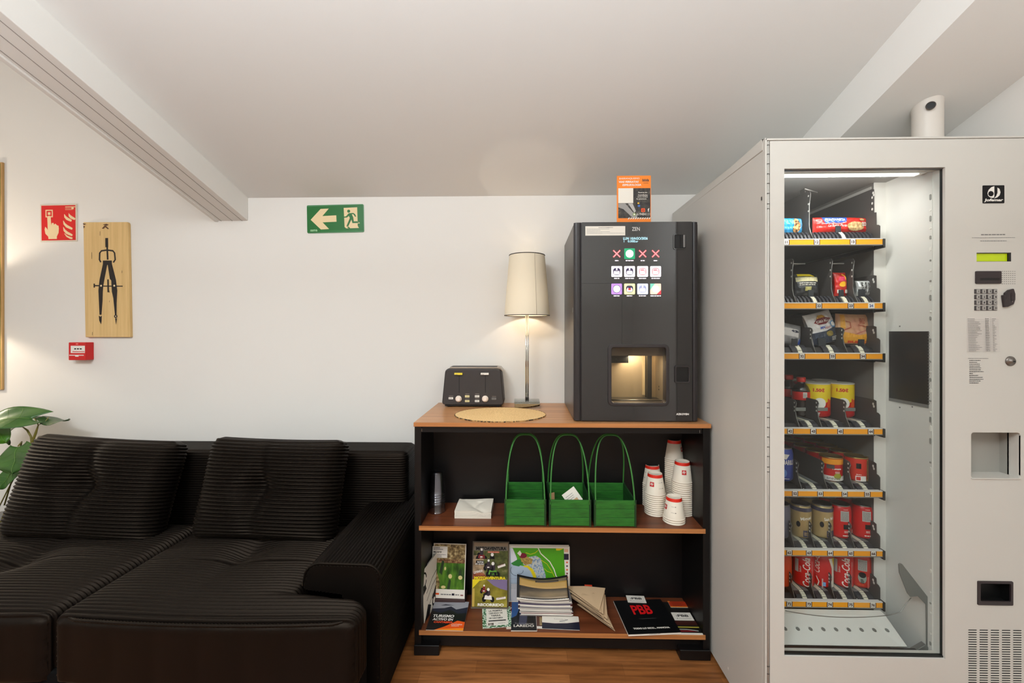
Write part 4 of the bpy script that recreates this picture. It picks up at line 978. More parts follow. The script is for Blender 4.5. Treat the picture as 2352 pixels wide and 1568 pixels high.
# --- white magazine against the left side
def side(m):
    w, h = .16, .205
    m.rect(0, 0, w, h, PAPER)
    m.arc([(.01+.022*math.cos(R(k)), .165+.026*math.sin(R(k))) for k in range(0, 341, 20)], .007, INK)
    for y in (.13, .10, .06): m.arc([(.03, y-.03), (.09, y), (.15, y+.01)], .0035, INK)
    m.pl([(.0, .11), (.03, .12), (.02, .145), (.0, .14)], INK); m.pl([(.0, .0), (.05, .0), (.07, .03), (.04, .05), (.02, .02)], INK); m.pl([(.08, .05), (.10, .03), (.15, .07), (.12, .08)], INK); m.ell(.10, .03, .02, .02, INK); m.ell(.10, .03, .012, .012, PAPER)
a = PZ(966, 1440, ZB)
for k, dz in ((0, 0), (1, 1)):
    M = Matrix.Translation((-.409+k*-.0025, a.y+.022+k*.012, ZB+.0003)) @ Matrix.Rotation(R(80), 4, 'Z') @ Matrix.Rotation(R(90)-R(2+k*1.0), 4, 'X')
    if k == 0: leaflet('magazine', 'white magazine with black line drawings leaning against the left side of the shelf unit', 'magazine', None, .145, .205, M, side, .0015)
    else: leaflet('magazine', 'white sheet tucked behind the line-drawing magazine at the left side', 'magazine', None, .138, .200, M @ Matrix.Translation((0, 0, 0)), lambda m: m.rect(0, 0, .138, .20, PAPER), .001)
# --- turismo activo
def turismo(m):
    w, h = .146, .150
    m.rect(0, 0, w, h, mat('brochure black', (14, 14, 18), .3)); m.pl([(0, .098), (.04, .085), (.075, .105), (.11, .084), (.146, .09), (.146, .15), (0, .15)], NAVY); m.pl([(0, .108), (.05, .112), (.075, .122), (.10, .106), (.146, .12), (.146, .15), (0, .15)], mat('mist grey', (150, 150, 156), .4)); m.pl([(.03, .126), (.05, .133), (.09, .128), (.06, .127)], NAVY)
    m.txt('TURISMO', .012, .063, .014, WHITE, w=.086, bold=.03, shear=.15); m.txt('ACTIVO EN', .014, .047, .012, WHITE, w=.083, bold=.03, shear=.15); m.txt('CANTABRIA', .022, .034, .010, mat('red orange print', (226, 70, 30), .45), w=.076, bold=.04, shear=.1)
    m.pl([(.032, 0), (.146, 0), (.146, .042), (.116, .048), (.07, .018)], ORB); m.pl([(.032, 0), (.146, 0), (.146, .012), (.06, .006)], mat('light orange', (240, 140, 30), .45)); m.txt('CANTABRIA', .094, .026, .006, PAPER, w=.044); m.txt('INFINITA', .096, .019, .005, PAPER, w=.03)
a = PZ(978, 1447, ZB); M = FLAT((a.x, a.y, ZB+.002), rz=R(-1), tilt=R(6.0)); leaflet('brochure', 'dark brochure reading TURISMO ACTIVO with an orange corner, lying at the left front', 'brochure', None, .146, .150, M, turismo, .0014)
# --- motoaventura leaflets, three in a rack fanned upwards
def quad(m, x, y, s, c1, c2):
    m.ell(x-.016*s, y-.006*s, .008*s, .010*s, INK); m.ell(x+.016*s, y-.007*s, .008*s, .010*s, INK); m.ell(x-.012*s, y+.008*s, .007*s, .008*s, INK); m.pl([(x-.016*s, y-.006*s), (x+.015*s, y-.008*s), (x+.012*s, y+.007*s), (x-.012*s, y+.008*s)], c1)
    m.ell(x, y+.016*s, .008*s, .011*s, c2); m.ell(x, y+.028*s, .005*s, .0055*s, WHITE); m.rect(x-.006*s, y-.004*s, .010*s, .005*s, PAPER)
DGRN = mat('quad green', (90, 150, 50), .5); SUIT = mat('rider dark', (48, 34, 44), .6); TAGW = mat('tag white', (230, 222, 214), .5)
def moto(kind):
    def d(m):
        w, h = .148, .11 if kind != 2 else .21
        if kind == 0:
            m.rect(0, 0, w, .105, OLV); m.rect(0, 0, .01, .07, mat('wheat', (190, 160, 70), .6)); m.pl([(.06, .105), (.148, .105), (.148, .064), (.12, .07), (.09, .082)], mat('violet sky', (120, 104, 140), .5)); m.pl([(0, .07), (.03, .10), (.06, .105), (0, .105)], YLW)
            quad(m, .068, .036, 1.1, TAGW, SUIT); quad(m, .05, .062, .7, DKR, DKR); m.rect(.102, .030, .040, .008, TAGW, rot=R(8)); m.txt('CAMINOS', .105, .0305, .006, DKR, w=.032, rot=R(8)); m.txt('RECORRIDO', .024, .003, .011, PAPER, w=.11, bold=.05)
        elif kind == 1:
            m.rect(0, 0, w, .180, WOODS); m.pl([(0, .10), (.05, .11), (.045, .18), (0, .18)], DIRT); m.pl([(0, .10), (.07, .10), (.045, .125), (0, .13)], photo('brick track', [(.4, (110, 50, 34)), (.6, (160, 90, 60))], 70))
            quad(m, .085, .128, 1.25, DGRN, SUIT); quad(m, .066, .15, .9, SUIT, SUIT); m.rect(.073, .116, .028, .014, INK); m.txt('UA', .080, .118, .009, DGRN, w=.012, bold=.03); m.rect(.105, .150, .034, .009, TAGW, rot=R(18)); m.txt('AVENTURA', .107, .151, .006, DKR, w=.028, rot=R(18)); m.txt('LEYENDA', .004, .122, .009, TAGW, w=.04, bold=.04, rot=R(14)); m.rect(.012, .158, .034, .017, INK); m.txt('RUTAS', .018, .166, .006, WHITE, w=.026, bold=.04); m.txt('EN QUAD', .010, .158, .006, WHITE, w=.036, bold=.04)
            m.txt('MOTOAVENTURA', .006, .101, .0115, YLW, w=.134, bold=.06)
        else:
            m.rect(0, 0, w, h, WOODS); m.rect(0, h-.030, w, .030, mat('tan header', (140, 120, 96), .5)); m.rect(.003, h-.032, w-.006, .018, mat('grey header', (110, 104, 94), .5)); m.txt('MOTOAVENTURA', .010, h-.0295, .0135, INK, w=.130, bold=.05); m.rect(.06, h-.040, .050, .006, mat('coral print', (206, 90, 60), .5)); m.txt('Rutas en quad', .063, h-.0395, .0045, PAPER, w=.044)
            m.pl([(0, h-.10), (.06, h-.10), (.03, h-.05), (0, h-.05)], DIRT); quad(m, .034, h-.055, 1.0, DKR, SUIT); quad(m, .080, h-.082, 1.25, SUIT, INK); m.pl([(.05, h-.10), (.11, h-.10), (.10, h-.092), (.06, h-.094)], GRASS)
    return d
p = PZ(1085, 1397, ZB); LM = FR((p.x-.002, 1.745, ZB+.001), rz=R(0), tilt=R(11))
hold = thing('leaflet_holder', 'clear-fronted dark leaflet holder behind the quad bike leaflets', 'leaflet holder', (p.x+.07, 1.75, ZB))
m_ = MB(LM); m_.box(-.004, .154, .0, .258, -.012, -.010, mat('holder smoke', (92, 84, 72), .3)); m_.build('back_plate', hold)
m_ = MB(LM); m_.box(-.004, .154, .0, .006, -.010, .0045, mat('holder smoke', (92, 84, 72), .3)); m_.build('lip', hold)
leaflet('leaflet', 'rear quad bike leaflet, the one whose top header shows highest in the holder', 'leaflet', None, .148, .21, LM @ Matrix.Translation((.002, .044, -.006)), moto(2), .003, edge=DIRT)
leaflet('leaflet', 'middle quad bike leaflet with a green quad and yellow lettering', 'leaflet', None, .148, .18, LM @ Matrix.Translation((.001, .034-.024, -.001)), moto(1), .002, edge=DIRT)
leaflet('leaflet', 'front quad bike leaflet with a yellow-green field', 'leaflet', None, .148, .105, LM @ Matrix.Translation((0, .0065, .002)), moto(0), .002, edge=DIRT)
# --- town map
def tmap(m):
    w, h = .265, .232
    def q(x, y): return ((x-180)/890*w, h-(y-160)/760*h)
    GM = mat('map green', (76, 160, 24), .4); SEA = mat('map sea', (168, 184, 200), .4)
    m.rect(0, 0, w, h, PAPER); m.pl([q(*p) for p in [(195, 187), (985, 187), (1005, 660), (1005, 800), (195, 800)]], GM)
    m.pl([q(*p) for p in [(195, 187), (240, 190), (305, 330), (290, 400), (370, 430), (470, 440), (560, 530), (610, 690), (610, 900), (195, 900)]], SEA); m.pl([q(*p) for p in [(205, 190), (240, 195), (305, 350), (215, 390)]], mat('map headland', (214, 216, 224), .4))
    m.pl([q(*p) for p in [(215, 400), (300, 350), (350, 340), (390, 400), (330, 440), (250, 425)]], mat('map dark green', (40, 126, 50), .4))
    m.pl([q(*p) for p in [(370, 330), (580, 290), (650, 330), (680, 430), (720, 560), (720, 700), (600, 700), (570, 540), (480, 430), (400, 420)]], photo('map town', [(.4, (120, 140, 160)), (.52, (170, 188, 206)), (.6, (200, 196, 170))], 160))
    m.pl([q(*p) for p in [(350, 310), (440, 300), (530, 340), (520, 400), (430, 420), (370, 380)]], photo('map old town', [(.4, (140, 110, 60)), (.55, (200, 170, 90)), (.65, (70, 70, 70))], 220))
    m.arc([q(*p) for p in [(400, 435), (460, 440), (520, 490), (555, 560), (575, 640), (590, 700)]], [.004, .010, .013, .014, .015, .017], YLW)
    m.arc([q(*p) for p in [(612, 187), (650, 260), (780, 370), (840, 470), (870, 560), (940, 640), (1005, 670)]], .0042, PAPER)
    m.arc([q(*p) for p in [(650, 345), (740, 400), (810, 500), (860, 600), (930, 665)]], .0018, YLW); m.arc([q(*p) for p in [(430, 250), (500, 272), (570, 250), (610, 215)]], .0018, YLW); m.arc([q(*p) for p in [(700, 460), (740, 500), (810, 520)]], .0016, YLW); m.pl([q(*p) for p in [(870, 187), (985, 187), (920, 215), (875, 215)]], YLW)
    m.ell(*q(390, 290), .017, .011, mat('map maroon', (120, 20, 44), .5)); m.pl([q(*p) for p in [(305, 260), (345, 220), (370, 260), (350, 300)]], PAPER)
    m.arc([q(300+90*math.cos(R(k)), 490+75*math.sin(R(k))) for k in range(90, 230, 14)], .0015, NAVY); m.arc([q(345+50*math.cos(R(k)), 490+50*math.sin(R(k))) for k in range(0, 130, 13)], .0015, NAVY)
    m.rect(*q(215, 905), .09, .07, mat('map key grey', (196, 194, 198), .5)); m.rect(*q(195, 604), .088, .0008, mat('mauve', (150, 130, 150), .5))
    for k in range(5): m.lines(q(215+k*22, 660)[0], q(0, 665)[1], .0045, 9, .003, .0012, GREY)
    m.rect(*q(985, 340), .021, .025, NAVY); m.rect(*q(992, 235), .016, .012, mat('peach print', (226, 176, 140), .5)); 
    for k, cc in enumerate((ORB, NAVY, ORB, DKR, RED, GREY, DKR)): m.rect(*q(1018, 384+k*50), .007, .006, cc)
    m.lines(*q(1000, 780), .018, 8, .004, .0015, GREY)
a = P(1168, 1255, 1.80)
leaflet('town_map', 'large upright town map with green land, blue sea and a yellow beach', 'map', None, .265, .232, FR((a.x, 1.790, ZB+.0005), tilt=R(5)), tmap, .002)
leaflet('paper_sheet', 'white sheet standing just behind the town map, its top edge showing', 'paper', None, .262, .236, FR((a.x, 1.794, ZB+.0005), tilt=R(5)), lambda m: m.rect(0, 0, .262, .236, PAPER), .001)
# --- green bordered flyer
def gfly(m):
    w, h = .118, .12; LFG = photo('leaf border', [(.46, (24, 96, 50)), (.54, (206, 220, 200))], 150)
    m.rect(0, 0, w, h, LFG); m.rect(.016, .012, w-.032, h-.014, PAPER)
    for k, t_ in enumerate(('LA PRIMERA', 'CERVEZA DE', 'TIERRA', 'DE CANTABRIA')): m.txt(t_, w/2-.004, .094-k*.0145, .009, INK, w=.056 if k != 2 else .04, bold=.03, align='c')
    m.rect(.024, .036, .070, .006, INK); m.lines(.062, .022, .028, 1, 1, .0018, GREY, 0); m.rect(.022, .014, .022, .013, mat('taupe', (110, 100, 90), .6)); m.txt('SI', .027, .0155, .009, PAPER)
a = PZ(1111, 1444, ZB); leaflet('flyer', 'flyer with a green leafy border lying before the leaflet holder', 'flyer', None, .108, .115, FLAT((a.x-.004, a.y, ZB+.0015), rz=R(7)), gfly, .0008)
# --- Laredo and friends
def laredo(m):
    w, h = .10, .17
    m.rect(0, 0, w, h, mat('brochure black', (14, 14, 18), .3)); m.pl([(0, .07), (.02, .085), (.03, .12), (.03, .17), (0, .17)], mat('portrait blue', (44, 84, 140), .5)); m.pl([(.03, .03), (.06, .035), (.066, .10), (.05, .15), (.034, .14)], mat('slate photo', (62, 64, 84), .5)); m.pl([(.066, .04), (.092, .04), (.088, .10), (.078, .11), (.068, .09)], DBLACK)
    m.txt('Turismo', .014, .036, .007, mat('grey print', (150, 146, 150), .5), w=.04, shear=.2); m.txt('ahorrando', .056, .036, .0045, PAPER, w=.032); m.txt('LAREDO', .010, .019, .0135, PAPER, w=.080, bold=.02)
a = PZ(1172, 1450, ZB); leaflet('brochure', 'slim black brochure reading LAREDO lying in front of the magazine pile', 'brochure', None, .101, .115, FLAT((a.x+.003, a.y, ZB+.0042), rz=R(1)), laredo, .003)
leaflet('booklet', 'cream booklet under the left side of the LAREDO brochure', 'booklet', None, .05, .125, FLAT((PZ(1163, 1444, ZB).x, 1.626, ZB+.0012), rz=R(3)), lambda m: (m.rect(0, 0, .05, .125, mat('cream sheet', (222, 204, 186), .6)), m.rect(.012, .10, .014, .02, DKR)), .001)
leaflet('booklet', 'brown photo booklet between the LAREDO brochure and the navy envelope', 'booklet', None, .07, .07, FLAT((PZ(1222, 1440, ZB).x, 1.632, ZB+.001), rz=R(-1)), lambda m: (m.rect(0, 0, .07, .07, mat('brown page', (88, 56, 46), .6)), m.rect(0, 0, .07, .012, PAPER), m.lines(.03, .06, .02, 6, .008, .003, mat('sand', (206, 192, 130), .6))), .0008)
def env(m):
    w, h = .148, .075
    m.rect(0, 0, w, h, NAVY); m.pl([(0, .034), (.05, .031), (.10, .035), (w, .045), (w, h), (0, h)], PAPER); m.arc([(0, .034), (.05, .031), (.10, .035), (w, .045)], .001, mat('violet line', (120, 40, 90), .5)); m.txt('Cantabria', .048, .055, .005, GREY, w=.05); m.arc([(.07, .045), (.085, .048), (.10, .053), (.104, .056)], .0035, GREY)
    m.lines(.07, .041, .022, 1, 1, .0014, GREY, 0)
a = PZ(1245, 1444, ZB); leaflet('envelope', 'white and navy printed envelope lying in front of the magazine pile', 'envelope', None, .146, .078, FLAT((a.x, a.y, ZB+.002), rz=R(-2.2)), env, .0012)
# --- pile of magazines
random.seed(21); px0 = P(1196, 1400, 1.69).x; zz = ZB+.0050; mw, md_ = .212, .115
mcols = [mat('mag cover %d' % k, c, .4) for k, c in enumerate(((58, 62, 92), (120, 70, 74), (70, 56, 84), (40, 44, 60), (150, 144, 140), (90, 60, 50)))]
gname = 'magazines in the tall pile before the town map'
ordn = ['lowest', 'second from the bottom', 'third from the bottom', 'fourth from the bottom', 'fifth from the bottom', 'sixth from the bottom', 'seventh from the bottom', 'eighth from the bottom', 'ninth from the bottom', 'tenth from the bottom', 'eleventh from the bottom', 'third from the top', 'second from the top']
for k in range(13):
    x = px0+random.uniform(-.006, .006)-(k*.0009); y = 1.695+random.uniform(-.005, .005); th = .0052
    def sg(u, v, zt, x=x, y=y, k=k): return (x+mw*u+.0*v, y+md_*v*.78, zt-.0012*k*.5*math.sin(PI*u)*(k/12)+.004*(1-u)*(k/12))
    m_ = MB(); edge = PAPER; co = mcols[k % 6]
    m_.grid(lambda u, v: sg(u, v, zz+.0004), 12, 2, edge); m_.grid(lambda u, v: sg(u, v, zz+th), 12, 2, co)
    m_.grid(lambda u, v: sg(u, 0, zz+.0004+(th-.0004)*v), 12, 1, edge if k % 3 else mcols[4]); m_.grid(lambda u, v: sg(u, 1, zz+.0004+(th-.0004)*v), 12, 1, edge); m_.grid(lambda u, v: sg(0, u, zz+.0004+(th-.0004)*v), 2, 1, edge); m_.grid(lambda u, v: sg(1, u, zz+.0004+(th-.0004)*v), 2, 1, edge)
    o = m_.build('magazine', keepn=True); tag(o, 'thin magazine, %s of the pile before the map' % ordn[k], 'magazine', gname); zz += th+.0004
MAGP = photo('landscape cover', [(.35, (40, 36, 34)), (.5, (96, 86, 72)), (.7, (150, 130, 100))], 7, stretch=(.5, 3, 1))
def topm(u, v):
    return (px0-.016+mw*u+.008*v*0, 1.688+.075*v, zz+.004+.016*(1-math.sin(PI*u))*.5*v*1.2-.006*math.sin(PI*u)+.045*v**1.3)
m_ = MB(); m_.grid(topm, 20, 8, BLACK); m_.grid(lambda u, v: (lambda p: (p[0], p[1]-.0004, p[2]+.0006))(topm(.05+u*.93, .08+v*.84)), 20, 8, MAGP)
m_.grid(lambda u, v: (lambda p: (p[0], p[1]-.0008, p[2]+.0010))(topm(.05+u*.93, .60+v*.30-.10*u)), 20, 4, mat('ochre sky', (176, 140, 74), .5)); m_.grid(lambda u, v: (lambda p: (p[0], p[1]-.001, p[2]-.0002))(topm(u, v*.07)), 20, 1, PAPER)
m_.grid(lambda u, v: (lambda p: (p[0], p[1]-.0012, p[2]+.0014))(topm(.36+u*.46, .80+v*.08)), 12, 2, mat('umber print', (70, 58, 44), .5))
o = m_.build('magazine', keepn=True); tag(o, 'curling magazine with an ochre landscape cover, topmost of the pile', 'magazine', gname); md = o.modifiers.new('thick', 'SOLIDIFY'); md.thickness = .003; md.offset = -1
# --- kraft paper cones
KR = mat('kraft paper', (206, 176, 140), .75, spec=.15); KL = mat('kraft line', (120, 92, 66), .7); KE = mat('kraft edge', (70, 52, 38), .7)
random.seed(9); base = PZ(1404, 1452, ZB)
for k in range(14):
    zz = ZB+.001+k*.0042; f = k/13
    tip = Vector((base.x+.016-f*.056+random.uniform(-.007, .007), 1.622+f*.034+random.uniform(-.004, .004), zz)); a0 = R(130+f*4+random.uniform(-3, 3)); a1 = R(98-f*26+random.uniform(-5, 5))
    L0 = .172+.006*f+random.uniform(-.006, .004); L1 = .150-.012*f
    A = tip+Vector((math.cos(a0)*L0, math.sin(a0)*L0, .004+.008*f)); B = tip+Vector((math.cos(a1)*L1, math.sin(a1)*L1, .002+.008*f))
    A.y = min(A.y, 1.825); B.y = min(B.y, 1.825)
    m_ = MB(); n1 = (B-tip).cross(A-tip).normalized()
    tri = [tip, B, B*.5+A*.5+Vector((0, .004, .002)), A]
    m_.add([p+Vector((0, 0, .003)) for p in tri]+tri, [(0, 1, 2, 3), (7, 6, 5, 4), (0, 4, 5, 1), (1, 5, 6, 2), (2, 6, 7, 3), (3, 7, 4, 0)], KR)
    e = [tip*.985+A*.015, A]; off = Vector((-.0006, -.0008, .0012)); m_.tube([tip+off, A+off], .0007, KE, 4)
    lab = 'topmost folded brown paper cone with a red mark, on the fanned stack' if k == 13 else 'folded brown paper cone, %s in the fanned stack' % place_in(k)
    o = m_.build('paper_cone', keepn=True); tag(o, lab, 'paper', 'folded brown paper cones')
    if k >= 12:
        d = MB(); cc = (tip+A+B)/3; ux = (B-A).normalized(); uy = ((A+B)/2-tip).normalized(); uy = (uy-ux*uy.dot(ux)).normalized(); nz = ux.cross(uy); 
        if nz.z < 0: nz = -nz
        Mx = Matrix.Translation(cc+nz*.0032) @ Matrix((ux, uy, nz)).transposed().to_4x4(); d.M = Mx
        if k == 13: d.rect(-.016, .048, .032, .011, mat('red stamp', (206, 70, 40), .5))
        d.txt('Cantabria', -.034, .026, .008, KL, w=.062); 
        for q in range(6): d.arc([(-.022+.006*q+.012*math.cos(R(t_)), .002+.009*math.sin(R(t_*1.3))) for t_ in range(0, 360, 40)], .0006, KL)
        d.build('print', o, keepn=True)
# --- PBB magazine and cards
MBK = mat('gloss black cover', (8, 8, 9), .35); PR = mat('bright red print', (214, 18, 22), .45)
bl_, br2 = PZ(1444, 1461, ZB+.006), PZ(1566, 1456, ZB+.006); ml = (br2-bl_).length; rzm = math.atan2(br2.y-bl_.y, br2.x-bl_.x); tlp = PZ(1414, 1372, ZB+.006)
def pbb(m):
    w, h = ml, .235
    def q(x, y): p = PZ(1380+x/7.465, 1320+y/7.465, ZB+.006); d = p-bl_; return (d.x*math.cos(-rzm)-d.y*math.sin(-rzm), d.x*math.sin(-rzm)+d.y*math.cos(-rzm))
    m.rect(0, 0, w, .20, MBK); a = q(600, 705); b2 = q(945, 700); c = q(525, 548)
    m.txt('PBB', a[0]-.006, a[1], (c[1]-a[1]), PR, w=(b2[0]-a[0])*1.0, bold=.03); a = q(570, 965); b2 = q(1205, 958); m.txt('TODO LO RICO... MANCHA', a[0], a[1], .009, PAPER, w=b2[0]-a[0], bold=.05); a = q(832, 1045); b2 = q(1030, 1045); m.txt('TU BOLLERIA PAN', a[0], a[1]-.001, .0045, GREY, w=b2[0]-a[0], bold=.03); a = q(660, 782); b2 = q(960, 782); m.lines(a[0], a[1], b2[0]-a[0], 1, 1, .001, GREY, 0)
Mx = FLAT((bl_.x, bl_.y+.004, ZB+.0095), rz=rzm); leaflet('magazine', 'black magazine with big red PBB lettering, lying at the shelf edge', 'magazine', None, ml, .20, Mx, pbb, .006)
def blackmag(m):
    w, h = .150, .19; m.rect(0, 0, w, h, mat('booklet black', (20, 18, 14), .5)); m.rect(0, 0, w, .008, PAPER); m.pl([(0, .05), (w, .05), (w, .075), (0, .075)], mat('dark rust', (60, 20, 14), .5)); m.rect(0, .036, w, .006, mat('mustard', (170, 160, 60), .5)); m.arc([(.03, .018), (.07, .026), (.10, .026), (.14, .019)], .004, mat('pale arc', (170, 170, 165), .5)); m.pl([(.035, .013), (.135, .014), (.11, .021), (.07, .021)], DKR)
a = PZ(1622, 1456, ZB)
leaflet('magazine', 'dark booklet with a yellow line and white lower edge at the far right', 'magazine', None, .150, .19, FLAT((SX1-.026-.151, 1.612, ZB+.0016), rz=0), blackmag, .0012)
def card(m):
    m.rect(0, 0, .078, .046, PAPER); m.txt(':PBB', .014, .020, .013, INK, w=.050, bold=.03); m.lines(.030, .040, .03, 1, 1, .001, GREY, 0); m.rect(.012, .0085, .004, .003, INK); m.lines(.018, .008, .05, 1, 1, .001, INK, 0)
a = PZ(1442, 1381, ZB+.012); leaflet('business_card', 'white PBB card at the back edge of the black PBB magazine', 'card', None, .078, .046, FLAT((a.x, min(a.y, YP-.052), ZB+.0115), rz=R(-2)), card, .001)
a = PZ(1550, 1424, ZB+.004); leaflet('business_card', 'white PBB card on the dark booklet at the right', 'card', None, .078, .046, FLAT((a.x, a.y, ZB+.0046), rz=0), card, .001)
a = PZ(1540, 1393, ZB+.004)
leaflet('business_card', 'orange-red card with a yellow lower edge, behind the right-hand white PBB card', 'card', None, .074, .038, FLAT((a.x, a.y-.004, ZB+.0046), rz=0), lambda m: (m.rect(0, 0, .074, .038, mat('ember red', (176, 50, 20), .5)), m.rect(0, 0, .074, .006, mat('amber', (230, 130, 40), .5)), m.lines(.012, .027, .05, 4, .006, .002, mat('dark ember', (90, 24, 10), .5)), m.ell(.003, .036, .005, .004, mat('amber', (230, 130, 40), .5))), .001)
# ============================================================ VENDING MACHINE
YV = 1.266; VX0, VX1, VZ = .715, 1.494, 1.8405
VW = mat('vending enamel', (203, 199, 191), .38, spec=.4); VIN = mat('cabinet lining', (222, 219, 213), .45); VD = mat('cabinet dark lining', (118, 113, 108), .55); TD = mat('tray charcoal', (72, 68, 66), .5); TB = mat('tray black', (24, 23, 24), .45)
vm = thing('vending_machine', 'large light grey snack and drinks vending machine with a tall glass window', 'vending machine', ((VX0+VX1)/2, 1.66, 0))
def vb(nm, x0, x1, y0, y1, z0, z1, m=VW, bev=0, par=None): return MB().box(x0, x1, y0, y1, z0, z1, m).build(nm, par or vm, bevel=bev)
yb = WY-.01
c_ = MB(); c_.box(VX0, VX0+.02, YV+.012, yb, .02, VZ, VW); c_.box(VX1-.02, VX1, YV+.012, yb, .02, VZ, VW); c_.box(VX0, VX1, YV+.012, yb, VZ-.03, VZ, VW); c_.box(VX0, VX1, yb-.02, yb, .02, VZ, VW); c_.box(VX0, VX1, YV+.03, yb, .02, .05, VW); c_.build('cabinet', vm, bevel=.003)
for fx in (VX0+.05, VX1-.08):
    for fy in (YV+.08, yb-.08): m_ = MB(); m_.lathe([(0, 0), (.02, 0), (.02, .02), (0, .02)], BLACK, c=(fx, fy, 0), seg=16); m_.build('foot', vm)
for (px, py) in ((1752, 308), (1751, 320),): pass
# dark marks on the side
m_ = MB(); a = P(1754, 456, YV+.02); m_.box(VX0-.0006, VX0, YV+.016, YV+.020, a.z-.006, a.z+.005, DBLACK); m_.box(VX0-.0006, VX0, 1.49, 1.496, .062, .070, WHITE); m_.build('side_screw', vm)
# frame edge around the door
fe = MB(); fe.box(VX0, VX0+.0055, YV-.002, YV+.014, .03, VZ, VW); fe.box(VX0, VX1, YV-.002, YV+.014, VZ-.006, VZ, VW); fe.build('door_surround', vm, bevel=.0015)
hx0, hx1 = VX0+.0065, XA(1768, YV)-.0006
hg = MB(); hg.prism([(hx0+(hx1-hx0)/2-(hx1-hx0)/2*math.cos(R(a)), YV+.006-.007*math.sin(R(a))) for a in range(0, 181, 18)], .04, VZ-.008, VW, ax='z', smooth=True); hgo = hg.build('hinge', vm)
for py in (333, 354, 376, 399, 421, 444, 468, 479, 924, 936, 958, 981, 1003, 1026, 1048, 1072, 1083, 1530, 1547):
    z = ZA(1764, py, YV); MB().box(hx0+.0002, hx1-.0002, YV-.0014, YV+.006, z-.0008, z+.0008, mat('joint shadow grey', (70, 66, 62), .7)).build('hinge_joint', hgo)
# door plate with its openings
DX0 = XA(1768.5, YV); wxa, wxb = XA(1801.5, YV), XA(2171, YV); wza, wzb = ZA(1990, 1510, YV), ZA(1990, 385.5, YV)
bx0, bx1, bz0, bz1 = XA(2230.5, YV), XA(2344, YV), ZA(2287, 1098, YV), ZA(2287, 993, YV)
rx0, rx1, rz0, rz1 = XA(2245, YV), XA(2324.5, YV), ZA(2285, 1388, YV), ZA(2285, 1334.5, YV)
lx0, lx1, lz0, lz1 = XA(2243, YV), XA(2323, YV), ZA(2283, 600.5, YV), ZA(2283, 580, YV)
def holed(x0, x1, z0, z1, y0, y1, holes, m):
    xs = sorted({x0, x1} | {h[0] for h in holes} | {h[1] for h in holes}); zs = sorted({z0, z1} | {h[2] for h in holes} | {h[3] for h in holes})
    ins = lambda x, z: any(h[0] < x < h[1] and h[2] < z < h[3] for h in holes)
    solid = [[not ins((xs[i]+xs[i+1])/2, (zs[j]+zs[j+1])/2) for j in range(len(zs)-1)] for i in range(len(xs)-1)]
    mb = MB()
    for i in range(len(xs)-1):
        for j in range(len(zs)-1):
            if not solid[i][j]: continue
            a, b2, c, d = xs[i], xs[i+1], zs[j], zs[j+1]
            mb.add([(a, y0, c), (b2, y0, c), (b2, y0, d), (a, y0, d)], [(0, 1, 2, 3)], m); mb.add([(a, y1, c), (b2, y1, c), (b2, y1, d), (a, y1, d)], [(3, 2, 1, 0)], m)
            for di, dj, e in ((-1, 0, [(a, c), (a, d)]), (1, 0, [(b2, c), (b2, d)]), (0, -1, [(a, c), (b2, c)]), (0, 1, [(a, d), (b2, d)])):
                ii, jj = i+di, j+dj
                if ii < 0 or jj < 0 or ii >= len(xs)-1 or jj >= len(zs)-1 or not solid[ii][jj]:
                    mb.add([(e[0][0], y0, e[0][1]), (e[1][0], y0, e[1][1]), (e[1][0], y1, e[1][1]), (e[0][0], y1, e[0][1])], [(0, 1, 2, 3)], m)
    return mb
DZ1 = VZ-.0075
door = holed(DX0, VX1, .06, DZ1, YV, YV+.034, [(wxa, wxb, wza, wzb), (bx0, bx1, bz0, bz1), (rx0, rx1, rz0, rz1), (lx0, lx1, lz0, lz1)], VW).build('door', vm)
# glass, gasket, jamb
GLS = clear('vending glass', (246, 248, 247), 1.45, boost=.8)
vb('window_glass', wxa+.001, wxb-.001, YV+.010, YV+.014, wza+.001, wzb-.001, GLS, par=door)
GK = mat('gasket black', (14, 20, 18), .4)
g_ = MB(); g_.box(wxb-.0018, wxb-.0002, YV+.008, YV+.0145, wza, wzb, GK); g_.box(wxa, wxb, YV+.006, YV+.016, wza, wza+.005, GK); g_.box(wxa, wxb, YV+.006, YV+.016, wzb-.0025, wzb, mat('gasket grey', (90, 88, 86), .5)); g_.build('gasket', door)
# inner lining
IX0, IX1, IY0, IZ1 = .745, 1.2, 1.466, 1.776
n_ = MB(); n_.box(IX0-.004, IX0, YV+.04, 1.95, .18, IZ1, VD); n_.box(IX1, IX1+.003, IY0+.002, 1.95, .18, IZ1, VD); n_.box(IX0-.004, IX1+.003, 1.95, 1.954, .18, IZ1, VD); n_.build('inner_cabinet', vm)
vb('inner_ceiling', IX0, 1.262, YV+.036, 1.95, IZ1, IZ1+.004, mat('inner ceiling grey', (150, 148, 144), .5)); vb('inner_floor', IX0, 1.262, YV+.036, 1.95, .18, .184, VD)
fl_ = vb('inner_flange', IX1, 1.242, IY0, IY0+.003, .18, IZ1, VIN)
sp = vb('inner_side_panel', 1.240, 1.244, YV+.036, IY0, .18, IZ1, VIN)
pz0, pz1 = 1.035, 1.262
m_ = MB(); m_.box(1.2385, 1.2402, 1.312, 1.452, pz0, pz1, mat('display panel black', (30, 28, 28), .35)); m_.box(1.238, 1.2403, 1.312, 1.452, pz0-.010, pz0, GREY); m_.build('dark_panel', sp)
m_ = MB()
for k in range(24): m_.box(1.2375, 1.2387, 1.309, 1.3125, pz0+.002+k*.0095, pz0+.006+k*.0095, GREY)
m_.build('panel_comb', sp)
